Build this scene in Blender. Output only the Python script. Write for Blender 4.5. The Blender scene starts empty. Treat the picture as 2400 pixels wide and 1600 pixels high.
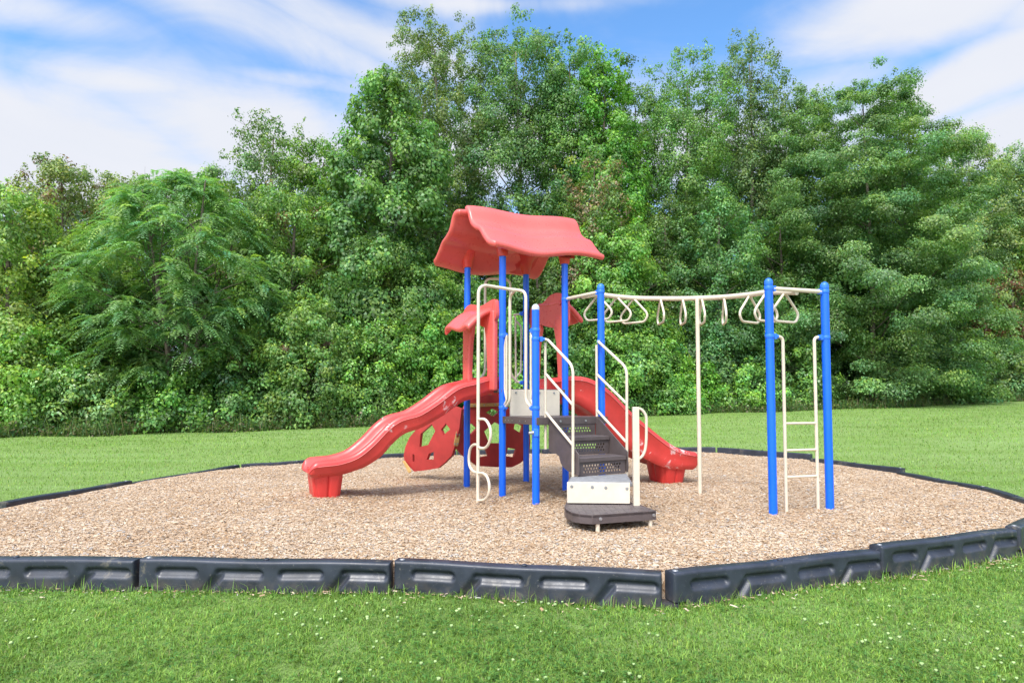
import bpy, bmesh, math, random
import numpy as np
from mathutils import Vector, Matrix, geometry
C = bpy.context.scene
COL = C.collection
R = math.radians
rng = np.random.default_rng(7)
random.seed(7)

# ------------------------------------------------------------------ camera frame
F_PX, H_CAM, Y_HOR, Y_PP = 1500.0, 1.186, 936.0, 860.0
PITCH = math.atan((Y_HOR - Y_PP) / F_PX)
cam = bpy.data.cameras.new("camera")
cam_o = bpy.data.objects.new("camera", cam)
COL.objects.link(cam_o)
cam_o.location = (0, 0, H_CAM)
cam_o.rotation_euler = (R(90) + PITCH, 0, 0)
cam.sensor_fit = 'HORIZONTAL'
cam.sensor_width = 36.0
cam.lens = 36.0 * F_PX / 2400.0
cam.shift_y = (Y_PP - 800.0) / 2400.0
cam.clip_start = 0.05
cam.clip_end = 2000
C.camera = cam_o

def ray(px, py):
    a, b = (px - 1200.0) / F_PX, (Y_PP - py) / F_PX
    cp, sp = math.cos(PITCH), math.sin(PITCH)
    return Vector((a, cp - b * sp, sp + b * cp))
def at(px, py, Y):
    d = ray(px, py)
    return Vector((0, 0, H_CAM)) + d * (Y / d.y)
def on_ground(px, py, z=0.0):
    d = ray(px, py)
    return Vector((0, 0, H_CAM)) + d * ((z - H_CAM) / d.z)
def on_plane(px, py, p0, dr):
    d = ray(px, py)
    nx, ny = -dr[1], dr[0]
    t = (p0[0] * nx + p0[1] * ny) / (d.x * nx + d.y * ny)
    return Vector((0, 0, H_CAM)) + d * t

# ------------------------------------------------------------------ node helpers
def new_mat(name):
    m = bpy.data.materials.new(name)
    m.use_nodes = True
    nt = m.node_tree
    nt.nodes.clear()
    out = nt.nodes.new('ShaderNodeOutputMaterial')
    return m, nt, out
def N_unused(nt, t, **kw):
    n = nt.nodes.new(t)
    for k, v in kw.items():
        if k in n.inputs.keys() if isinstance(k, str) else False:
            n.inputs[k].default_value = v
        else:
            setattr(n, k, v)
    return n
def L(nt, a, b): nt.links.new(a, b)
def noise_(nt, scale, detail=4, rough=0.55, coord='Object', vec=None, dist=0.0):
    n = nt.nodes.new('ShaderNodeTexNoise')
    n.inputs['Scale'].default_value = scale
    n.inputs['Detail'].default_value = detail
    n.inputs['Roughness'].default_value = rough
    n.inputs['Distortion'].default_value = dist
    if vec is None:
        tc = nt.nodes.new('ShaderNodeTexCoord')
        vec = tc.outputs[coord]
    L(nt, vec, n.inputs['Vector'])
    return n
def noise(nt, scale, detail=4, rough=0.55, coord='Object', vec=None, dist=0.0): return noise_(nt, scale, detail, rough, coord, vec, dist)
def ramp(nt, fac, stops):
    r = nt.nodes.new('ShaderNodeValToRGB')
    el = r.color_ramp.elements
    while len(el) < len(stops): el.new(0.5)
    for e, (p, c) in zip(el, stops):
        e.position = p
        e.color = (*c, 1) if len(c) == 3 else c
    L(nt, fac, r.inputs['Fac'])
    return r
def mixc(nt, fac, a, b, mode='MIX'):
    m = nt.nodes.new('ShaderNodeMix')
    m.data_type = 'RGBA'
    m.blend_type = mode
    for sock, v in ((m.inputs[0], fac), (m.inputs[6], a), (m.inputs[7], b)):
        if hasattr(v, 'is_output'): L(nt, v, sock)
        elif isinstance(v, (int, float)): sock.default_value = v
        else: sock.default_value = (*v, 1)
    return m.outputs[2]
def bump(nt, h, strength, dist=0.01):
    b = nt.nodes.new('ShaderNodeBump')
    b.inputs['Strength'].default_value = strength
    b.inputs['Distance'].default_value = dist
    L(nt, h, b.inputs['Height'])
    return b.outputs['Normal']
def plastic(name, base, rough=0.4, *a_, **k_):
    return _plastic(name, base, rough, *a_, **k_)
def _plastic(name, base, rough=0.4, var=0.12, vscale=3.0, scuff=None, scuff_amt=0.66, grain=0.0, spec=0.5, coat=0.0, fine=0.0, world=False, mud=None):
    m, nt, out = new_mat(name)
    vec = nt.nodes.new('ShaderNodeNewGeometry').outputs['Position'] if world else None
    def noise(nt_, sc_, d_=4, r_=.55, dist=0.0): return noise_(nt_, sc_, d_, r_, 'Object', vec, dist)
    p = nt.nodes.new('ShaderNodeBsdfPrincipled')
    n1 = noise(nt, vscale, 5, 0.6)
    lo = tuple(max(0, c * (1 - var)) for c in base)
    hi = tuple(min(1, c * (1 + var) + 0.01 * var) for c in base)
    col = ramp(nt, n1.outputs['Fac'], [(0.3, lo), (0.7, hi)]).outputs['Color']
    if scuff:
        n2 = noise(nt, 9.0, 8, 0.7, dist=0.6)
        n3 = noise(nt, 1.7, 2, 0.5)
        mul = nt.nodes.new('ShaderNodeMath'); mul.operation = 'MULTIPLY'
        L(nt, n2.outputs['Fac'], mul.inputs[0]); L(nt, n3.outputs['Fac'], mul.inputs[1])
        f = ramp(nt, mul.outputs[0], [(scuff_amt * 0.5, (0, 0, 0)), (scuff_amt * 0.5 + 0.05, (1, 1, 1))])
        col = mixc(nt, f.outputs['Color'], col, scuff)
    if fine:
        n5 = noise(nt, 60, 4, 0.7)
        f5 = ramp(nt, n5.outputs['Fac'], [(0.62, (0, 0, 0)), (0.75, (fine, fine, fine))])
        col = mixc(nt, f5.outputs['Color'], col, (0.5, 0.46, 0.4))
    if mud:
        tc = nt.nodes.new('ShaderNodeTexCoord'); sp = nt.nodes.new('ShaderNodeSeparateXYZ'); L(nt, tc.outputs['Object'], sp.inputs[0])
        z = nt.nodes.new('ShaderNodeMapRange'); L(nt, sp.outputs[2], z.inputs[0])
        z.inputs[1].default_value, z.inputs[2].default_value = mud[1], mud[2]; z.inputs[3].default_value, z.inputs[4].default_value = 1, 0
        ad = nt.nodes.new('ShaderNodeMath'); ad.operation = 'MULTIPLY'
        L(nt, z.outputs[0], ad.inputs[0]); L(nt, ramp(nt, noise(nt, 11, 7, .72).outputs['Fac'], [(.42, (0, 0, 0)), (.62, (1, 1, 1))]).outputs['Color'], ad.inputs[1])
        col = mixc(nt, ad.outputs[0], col, mud[0])
    L(nt, col, p.inputs['Base Color'])
    rr = ramp(nt, noise(nt, 14, 5, 0.6).outputs['Fac'], [(0.3, (rough * .8,) * 3), (0.7, (min(1, rough * 1.25),) * 3)])
    L(nt, rr.outputs['Color'], p.inputs['Roughness'])
    p.inputs['Specular IOR Level'].default_value = spec
    p.inputs['Coat Weight'].default_value = coat
    if grain:
        L(nt, bump(nt, noise(nt, 160, 3).outputs['Fac'], grain, 0.002), p.inputs['Normal'])
    L(nt, p.outputs[0], out.inputs[0])
    return m
def leafy(name, rough=0.44, trans=0.42, tint=(1, 1, 1), ttint=(1.2, 1.3, 0.6), spec=0.5):
    m, nt, out = new_mat(name)
    a = nt.nodes.new('ShaderNodeAttribute'); a.attribute_name = 'Col'
    c = mixc(nt, 1.0, a.outputs['Color'], tint, 'MULTIPLY')
    p = nt.nodes.new('ShaderNodeBsdfPrincipled')
    L(nt, c, p.inputs['Base Color'])
    p.inputs['Roughness'].default_value = rough
    p.inputs['Specular IOR Level'].default_value = spec
    t = nt.nodes.new('ShaderNodeBsdfTranslucent')
    L(nt, mixc(nt, 1.0, c, ttint, 'MULTIPLY'), t.inputs['Color'])
    mx = nt.nodes.new('ShaderNodeMixShader'); mx.inputs[0].default_value = trans
    L(nt, p.outputs[0], mx.inputs[1]); L(nt, t.outputs[0], mx.inputs[2])
    L(nt, mx.outputs[0], out.inputs[0])
    return m

M = {}
M['roof_red'] = plastic('faded_red_plastic', (0.66, 0.105, 0.092), 0.30, 0.13, 1.6)
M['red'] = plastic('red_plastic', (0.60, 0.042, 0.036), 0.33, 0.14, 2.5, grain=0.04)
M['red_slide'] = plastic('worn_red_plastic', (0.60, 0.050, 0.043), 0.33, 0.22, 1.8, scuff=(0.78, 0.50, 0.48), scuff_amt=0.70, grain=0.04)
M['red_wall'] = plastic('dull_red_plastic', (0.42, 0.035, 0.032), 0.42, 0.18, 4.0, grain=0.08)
M['blue'] = plastic('blue_powder_coat', (0.0, 0.120, 0.78), 0.34, 0.06, 5.0, coat=0.08, fine=0.10)
M['blue_cap'] = plastic('blue_plastic_cap', (0.02, 0.16, 0.72), 0.38, 0.10, 6.0)
M['pale_cap'] = plastic('bleached_cap', (0.50, 0.54, 0.62), 0.5, 0.15, 20.0)
M['cream'] = plastic('cream_powder_coat', (0.65, 0.56, 0.43), 0.38, 0.08, 8.0, fine=0.35)
M['cream_panel'] = plastic('cream_panel', (0.64, 0.565, 0.45), 0.45, 0.10, 5.0, scuff=(0.50, 0.40, 0.26), scuff_amt=0.84, fine=0.3)
M['brown'] = plastic('brown_vinyl_coat', (0.085, 0.066, 0.064), 0.45, 0.16, 9.0, grain=0.12, fine=0.18)
M['grey_tread'] = plastic('weathered_tread', (0.20, 0.20, 0.205), 0.5, 0.2, 18.0, grain=0.12, fine=0.2)
M['steel'] = plastic('zinc_steel', (0.42, 0.42, 0.43), 0.35, 0.12, 20.0)
M['steel'].node_tree.nodes['Principled BSDF'].inputs['Metallic'].default_value = 0.8
M['tan'] = plastic('tan_plastic', (0.50, 0.31, 0.10), 0.5, 0.15, 8.0)
M['timber'] = plastic('black_recycled_plastic', (0.026, 0.031, 0.045), 0.40, 0.35, 6.0, scuff=(0.11, 0.10, 0.088), scuff_amt=0.66, grain=0.12, fine=0.30, world=True, mud=((.13, .105, .08), -.30, -.10))
M['bark'] = plastic('bark', (0.12, 0.095, 0.07), 0.9, 0.4, 6.0, grain=0.5)
M['pale_bark'] = plastic('pale_bark', (0.24, 0.20, 0.16), 0.9, 0.35, 8.0, grain=0.5)
M['leaf'] = leafy('leaves')
M['gloss_leaf'] = leafy('glossy_leaves', 0.38, 0.30, spec=0.5)
M['grass'] = leafy('grass_blades', 0.5, 0.30, ttint=(1.2, 1.25, 0.7), spec=0.25)
M['flower'] = leafy('clover_bloom', 0.8, 0.2, ttint=(1, 1, 1), spec=0.1)
M['chip'] = leafy('chips', 0.85, 0.0, spec=0.15)

# ------------------------------------------------------------------ mesh helpers
def tag(o, label=None, cat=None, group=None, kind=None):
    if label: o['label'] = label
    if cat: o['category'] = cat
    if group: o['group'] = group
    if kind: o['kind'] = kind
    return o
def empty(name, loc=(0, 0, 0), parent=None, rz=0):
    o = bpy.data.objects.new(name, None)
    o.empty_display_size = 0.1
    o.location = loc
    o.rotation_euler = (0, 0, rz)
    COL.objects.link(o)
    if parent: o.parent = parent
    return o
def copy_tree(o, parent=None):
    c = o.copy(); COL.objects.link(c)
    c.parent = parent
    for ch in list(o.children): copy_tree(ch, c)
    return c

class MB:
    def __init__(s): s.v, s.f = [], []
    def add(s, vs, fs):
        b = len(s.v)
        s.v += [tuple(v) for v in vs]
        s.f += [tuple(i + b for i in f) for f in fs]
    def box(s, o, ex, ey, ez):
        o, ex, ey, ez = map(Vector, (o, ex, ey, ez))
        vs = [o + ex * a + ey * b + ez * c for c in (0, 1) for b in (0, 1) for a in (0, 1)]
        fs = [(0, 2, 3, 1), (4, 5, 7, 6), (0, 1, 5, 4), (2, 6, 7, 3), (0, 4, 6, 2), (1, 3, 7, 5)]
        s.add(vs, fs)
    def tube(s, pts, r, n=12, closed=False, caps=True):
        pts = [Vector(p) for p in pts]
        m = len(pts)
        rs = r if isinstance(r, (list, tuple)) else [r] * m
        tang = []
        for i in range(m):
            if closed: t = pts[(i + 1) % m] - pts[i - 1]
            else: t = pts[min(i + 1, m - 1)] - pts[max(i - 1, 0)]
            tang.append(t.normalized())
        a = Vector((0, 0, 1)) if abs(tang[0].z) < 0.9 else Vector((1, 0, 0))
        nrm = tang[0].cross(a).normalized()
        vs = []
        for i in range(m):
            nrm = (nrm - tang[i] * nrm.dot(tang[i]))
            nrm = nrm.normalized() if nrm.length > 1e-6 else tang[i].orthogonal().normalized()
            b = tang[i].cross(nrm)
            for k in range(n):
                an = 2 * math.pi * k / n
                vs.append(pts[i] + (nrm * math.cos(an) + b * math.sin(an)) * rs[i])
        fs = []
        for i in range(m if closed else m - 1):
            j = (i + 1) % m
            for k in range(n):
                l = (k + 1) % n
                fs.append((i * n + k, i * n + l, j * n + l, j * n + k))
        if not closed and caps:
            fs.append(tuple(reversed(range(n))))
            fs.append(tuple((m - 1) * n + k for k in range(n)))
        s.add(vs, fs)
    def rev(s, c, prof, n=24):      # lathe about vertical axis through c; prof = [(r, z)]
        c = Vector(c); vs = []
        for r, z in prof:
            for k in range(n):
                an = 2 * math.pi * k / n
                vs.append(c + Vector((r * math.cos(an), r * math.sin(an), z)))
        fs = []
        for i in range(len(prof) - 1):
            for k in range(n):
                l = (k + 1) % n
                fs.append((i * n + k, i * n + l, (i + 1) * n + l, (i + 1) * n + k))
        fs.append(tuple(reversed(range(n))))
        fs.append(tuple((len(prof) - 1) * n + k for k in range(n)))
        s.add(vs, fs)
    def plate(s, outer, holes, frame, th):     # 2-D outline with holes, extruded by th along frame normal
        o, ex, ey, en = map(Vector, frame)
        loops = [outer] + list(holes)
        tri = geometry.tessellate_polygon([[Vector((a, b, 0)) for a, b in lp] for lp in loops])
        flat = [p for lp in loops for p in lp]
        n = len(flat)
        vs = [o + ex * a + ey * b for a, b in flat] + [o + ex * a + ey * b + en * th for a, b in flat]
        fs = [tuple(t) for t in tri] + [tuple(i + n for i in reversed(t)) for t in tri]
        b = 0
        for lp in loops:
            m = len(lp)
            for i in range(m):
                j = (i + 1) % m
                fs.append((b + i, b + j, b + j + n, b + i + n))
            b += m
        s.add(vs, fs)
    def grid(s, G, closed_u=False):            # G[i][j] points
        ni, nj = len(G), len(G[0])
        vs = [p for row in G for p in row]
        fs = []
        for i in range(ni - 1):
            for j in range(nj - 1):
                fs.append((i * nj + j, i * nj + j + 1, (i + 1) * nj + j + 1, (i + 1) * nj + j))
        s.add(vs, fs)
    def build(s, name, mat, parent=None, smooth=True, bevel=0.0, angle=35, seg=2, local=None):
        me = bpy.data.meshes.new(name)
        vs = s.v
        off = Vector((0, 0, 0))
        p = parent
        while p is not None:
            off += Vector(p.location); p = p.parent
        if local is not None: off = Vector(local)
        me.from_pydata([tuple(Vector(v) - off) for v in vs], [], s.f)
        me.materials.append(mat)
        bm = bmesh.new(); bm.from_mesh(me)
        bmesh.ops.recalc_face_normals(bm, faces=bm.faces)
        bm.to_mesh(me); bm.free()
        o = bpy.data.objects.new(name, me)
        COL.objects.link(o)
        if parent is not None: o.parent = parent
        if smooth:
            me.polygons.foreach_set('use_smooth', [True] * len(me.polygons))
            me.set_sharp_from_angle(angle=R(angle))
        if bevel > 0:
            b = o.modifiers.new('bevel', 'BEVEL'); b.width = bevel; b.segments = seg; b.limit_method = 'ANGLE'; b.angle_limit = R(40)
            b.harden_normals = False
        return o

def fillet(pts, r, n=6):
    pts = [Vector(p) for p in pts]
    out = [pts[0]]
    for i in range(1, len(pts) - 1):
        a, b, c = pts[i - 1], pts[i], pts[i + 1]
        d1, d2 = (a - b), (c - b)
        rr = min(r, d1.length * 0.48, d2.length * 0.48)
        p, q = b + d1.normalized() * rr, b + d2.normalized() * rr
        for k in range(n + 1):
            t = k / n
            out.append(p * (1 - t) ** 2 + b * 2 * t * (1 - t) + q * t * t)
    out.append(pts[-1])
    return out
def spline(pts, n=8):                          # Catmull-Rom
    P = [Vector(p) for p in pts]
    P = [P[0] * 2 - P[1]] + P + [P[-1] * 2 - P[-2]]
    out = []
    for i in range(1, len(P) - 2):
        for k in range(n):
            t = k / n
            a, b, c, d = P[i - 1], P[i], P[i + 1], P[i + 2]
            out.append(0.5 * ((2 * b) + (c - a) * t + (2 * a - 5 * b + 4 * c - d) * t * t + (3 * b - a - 3 * c + d) * t ** 3))
    out.append(P[-2])
    return out
def interp(x, xs, ys): return float(np.interp(x, xs, ys))

def mesh_np(name, verts, faces, mat, col=None, parent=None, smooth=False):
    """verts (n,3), faces (m,k) constant k, col (n,3)"""
    me = bpy.data.meshes.new(name)
    n, (m, k) = len(verts), faces.shape
    me.vertices.add(n); me.vertices.foreach_set('co', np.ascontiguousarray(verts, np.float32).ravel())
    me.loops.add(m * k); me.loops.foreach_set('vertex_index', np.ascontiguousarray(faces, np.int32).ravel())
    me.polygons.add(m)
    me.polygons.foreach_set('loop_start', np.arange(0, m * k, k, dtype=np.int32))
    if smooth: me.polygons.foreach_set('use_smooth', np.ones(m, bool))
    me.update(calc_edges=True)
    if col is not None:
        a = me.color_attributes.new('Col', 'FLOAT_COLOR', 'POINT')
        c4 = np.ones((n, 4), np.float32); c4[:, :3] = col
        a.data.foreach_set('color', c4.ravel())
    me.materials.append(mat)
    o = bpy.data.objects.new(name, me)
    COL.objects.link(o)
    if parent is not None: o.parent = parent
    return o

# simple vectorised value noise
_perm = np.random.default_rng(3).random((64, 64))
def vnoise(x, y, s=1.0):
    x, y = np.asarray(x, float) * s, np.asarray(y, float) * s
    xi, yi = np.floor(x).astype(int), np.floor(y).astype(int)
    fx, fy = x - xi, y - yi
    fx, fy = fx * fx * (3 - 2 * fx), fy * fy * (3 - 2 * fy)
    g = lambda a, b: _perm[a % 64, b % 64]
    return (g(xi, yi) * (1 - fx) + g(xi + 1, yi) * fx) * (1 - fy) + (g(xi, yi + 1) * (1 - fx) + g(xi + 1, yi + 1) * fx) * fy
def fbm(x, y, s=1.0): return 0.5 * vnoise(x, y, s) + 0.3 * vnoise(x + 17, y + 5, s * 2.1) + 0.2 * vnoise(x + 3, y + 31, s * 4.3)
def sstep(a, b, x):
    t = np.clip((np.asarray(x, float) - a) / (b - a), 0, 1)
    return t * t * (3 - 2 * t)

# ------------------------------------------------------------------ ground
def lawn_z(x, y):
    x, y = np.asarray(x, float), np.asarray(y, float)
    yc = np.clip(y, -20, 13)
    z = -0.18 + 0.0135 * (yc - 4)
    z = z + np.clip(y - 13, 0, 32) * 0.048 + np.where(x < 0, .005, .016) * np.clip(x, -25, 40) * sstep(12, 20, y)
    return z + 0.05 * (fbm(x, y, 0.35) - 0.5)
def chip_z(x, y):
    x, y = np.asarray(x, float), np.asarray(y, float)
    e = np.hypot(x - 0.5, (y - 9.2))
    z = -0.035 + 0.055 * sstep(3.2, 4.9, e) + 0.05 * (fbm(x, y, 0.8) - 0.5) + 0.02 * (fbm(x + 9, y, 3.0) - 0.5)
    z = z - 0.035 * np.exp(-((x - 0.9) ** 2 + (y - 6.3) ** 2) / 0.5)
    z = z + 0.085 * np.exp(-((x + 2.35) ** 2 + (y - 7.75) ** 2) / 0.55)
    z = z - 0.03 * np.exp(-((x - 2.6) ** 2 + (y - 9.7) ** 2) / 0.8)
    return z
# ---------------------------------------------------------------- border ring: top-edge end points (inner side)
ring_px = [((-225, 1297, .05), (338, 1304, .05)), ((347, 1302, .055), (925, 1310, .05)), ((935, 1306, .055), (1552, 1334, .05)),
           ((1558, 1334, .05), (2041, 1283, .05)), ((2037, 1274, .085), (2353, 1235, .085))]
ring = []
for (a, b) in ring_px: ring.append((on_ground(*a), on_ground(*b)))
r6 = on_ground(2355, 1231, .10)
ring.append((r6, Vector((5.62, 6.78, .08))))
e7 = on_ground(2300, 1141, .06)
ring.append((Vector((5.70, 6.90, .055)), e7))
ring.append((on_ground(2299, 1141, .06), on_ground(2101, 1105, .05)))
ring.append((on_ground(2110, 1097, .10), on_ground(1899, 1073, .09)))
ring.append((on_ground(1898, 1064, .13), on_ground(1680, 1048, .13)))
ring.append((on_ground(1677, 1048, .13), on_ground(1475, 1047, .13)))
ring.append((on_ground(1470, 1049, .12), on_ground(1270, 1052, .12)))
ring.append((on_ground(1268, 1052, .11), on_ground(1072, 1056, .11)))
ring.append((on_ground(1070, 1057, .10), on_ground(885, 1065, .09)))
ring.append((on_ground(883, 1066, .09), on_ground(702, 1079, .08)))
ring.append((on_ground(700, 1080, .07), on_ground(567, 1088, .06)))
ring.append((on_ground(562, 1089, .04), on_ground(320, 1130, .015)))
ring.append((on_ground(310, 1126, .06), on_ground(13, 1176, .07)))
ring.append((Vector((-5.50, 6.55, .03)), Vector((-4.62, 4.95, .03))))
# chip-bed outline (a bit under the timbers)
outl = []
for a, b in ring:
    outl += [(a.x, a.y), ((a.x + b.x) / 2, (a.y + b.y) / 2), (b.x, b.y)]
CX, CY = 0.5, 9.0
ang = np.array([math.atan2(y - CY, x - CX) for x, y in outl]); rad = np.array([math.hypot(x - CX, y - CY) for x, y in outl])
order = np.argsort(ang); ang, rad = ang[order], rad[order]
ang = np.concatenate([ang[-3:] - 2 * math.pi, ang, ang[:3] + 2 * math.pi]); rad = np.concatenate([rad[-3:], rad, rad[:3]])
def ring_r(x, y):   # radius of the bed in the direction of (x, y)
    a = np.arctan2(np.asarray(y) - CY, np.asarray(x) - CX)
    return np.interp(a, ang, rad)
def ring_d(x, y):   # < 1 inside
    return np.hypot(np.asarray(x) - CX, np.asarray(y) - CY) / ring_r(x, y)

def ground_mats():
    m, nt, out = new_mat('lawn_soil')
    p = nt.nodes.new('ShaderNodeBsdfPrincipled')
    a = noise(nt, 0.35, 5, 0.6); b = noise(nt, 22, 6, 0.75); c = noise(nt, 2.2, 4, 0.6)
    base = ramp(nt, b.outputs['Fac'], [(0.25, (0.07, 0.12, 0.025)), (0.55, (0.165, 0.265, 0.055)), (0.8, (0.235, 0.35, 0.10))]).outputs['Color']
    base = mixc(nt, ramp(nt, a.outputs['Fac'], [(0.35, (0, 0, 0)), (0.75, (.55, .55, .55))]).outputs['Color'], base, (0.265, 0.35, 0.14))
    base = mixc(nt, ramp(nt, c.outputs['Fac'], [(0.55, (0, 0, 0)), (0.8, (.35, .35, .35))]).outputs['Color'], base, (0.14, 0.24, 0.05))
    tcm = nt.nodes.new('ShaderNodeTexCoord'); mpm = nt.nodes.new('ShaderNodeMapping'); mpm.inputs['Scale'].default_value = (.10, 1.1, 1); mpm.inputs['Rotation'].default_value = (0, 0, .12)
    L(nt, tcm.outputs['Object'], mpm.inputs['Vector']); st = noise(nt, 1.6, 5, .6, vec=mpm.outputs[0])
    base = mixc(nt, ramp(nt, st.outputs['Fac'], [(.42, (0, 0, 0)), (.66, (.6, .6, .6))]).outputs['Color'], base, (.225, .33, .115))
    L(nt, base, p.inputs['Base Color'])
    p.inputs['Roughness'].default_value = 0.9
    p.inputs['Specular IOR Level'].default_value = 0.15
    L(nt, bump(nt, b.outputs['Fac'], 0.8, 0.04), p.inputs['Normal'])
    L(nt, p.outputs[0], out.inputs[0])
    M['lawn'] = m
    m, nt, out = new_mat('chip_bed')
    p = nt.nodes.new('ShaderNodeBsdfPrincipled')
    tc = nt.nodes.new('ShaderNodeTexCoord')
    mp = nt.nodes.new('ShaderNodeMapping'); mp.inputs['Scale'].default_value = (28, 60, 30)
    nd = noise(nt, 3.0, 2, 0.5)
    va = nt.nodes.new('ShaderNodeVectorMath'); va.operation = 'ADD'
    L(nt, tc.outputs['Object'], va.inputs[0]); L(nt, nd.outputs['Color'], va.inputs[1])
    L(nt, va.outputs[0], mp.inputs['Vector'])
    vo = nt.nodes.new('ShaderNodeTexVoronoi'); L(nt, mp.outputs[0], vo.inputs['Vector']); vo.inputs['Scale'].default_value = 1.0
    sep = nt.nodes.new('ShaderNodeSeparateColor'); L(nt, vo.outputs['Color'], sep.inputs[0])
    col = ramp(nt, sep.outputs[0], [(0.0, (0.24, 0.135, 0.07)), (0.3, (0.38, 0.255, 0.155)), (0.65, (0.49, 0.355, 0.245)), (1.0, (0.60, 0.47, 0.35))]).outputs['Color']
    L(nt, col, p.inputs['Base Color'])
    p.inputs['Roughness'].default_value = 0.9; p.inputs['Specular IOR Level'].default_value = 0.12
    L(nt, bump(nt, vo.outputs['Distance'], 0.7, 0.02), p.inputs['Normal'])
    L(nt, p.outputs[0], out.inputs[0])
    M['chipbed'] = m
ground_mats()

def build_ground():
    xs = np.concatenate([np.linspace(-160, -32, 12), np.linspace(-30, 42, 145), np.linspace(45, 170, 12)])
    ys = np.concatenate([np.linspace(-30, 0, 8), np.linspace(0.6, 46, 150), np.linspace(50, 260, 14)])
    X, Y = np.meshgrid(xs, ys)
    Z = lawn_z(X, Y)
    d = ring_d(X, Y)
    Z = np.where(d < 0.97, np.minimum(Z, -0.17), Z)
    V = np.stack([X, Y, Z], -1).reshape(-1, 3)
    nx, ny = len(xs), len(ys)
    i, j = np.meshgrid(np.arange(nx - 1), np.arange(ny - 1))
    a = (j * nx + i).ravel()
    Fc = np.stack([a, a + 1, a + nx + 1, a + nx], 1)
    o = mesh_np('lawn', V, Fc, M['lawn'], smooth=True); tag(o, 'mown green lawn around the play area, rising gently to the trees', None, None, 'structure')
    # chip bed
    nr, na = 70, 260
    A = np.linspace(-math.pi, math.pi, na, endpoint=False)
    rr = np.interp(A, ang, rad) - 0.015
    fr = np.sqrt(np.linspace(0, 1, nr))
    X = CX + np.outer(fr, rr * np.cos(A)); Y = CY + np.outer(fr, rr * np.sin(A))
    V = np.stack([X, Y, chip_z(X, Y)], -1)
    skirt = V[-1].copy(); skirt[:, 2] = -0.5
    V = np.concatenate([V.reshape(-1, 3), skirt])
    i, j = np.meshgrid(np.arange(na), np.arange(nr)); i2 = (i + 1) % na
    Fc = np.stack([(j * na + i).ravel(), (j * na + i2).ravel(), ((j + 1) * na + i2).ravel(), ((j + 1) * na + i).ravel()], 1)
    o = mesh_np('wood_chip_bed', V, Fc, M['chipbed'], smooth=True); tag(o, 'tan wood chip surface filling the ring of black border timbers', None, None, 'structure')
build_ground()

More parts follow.
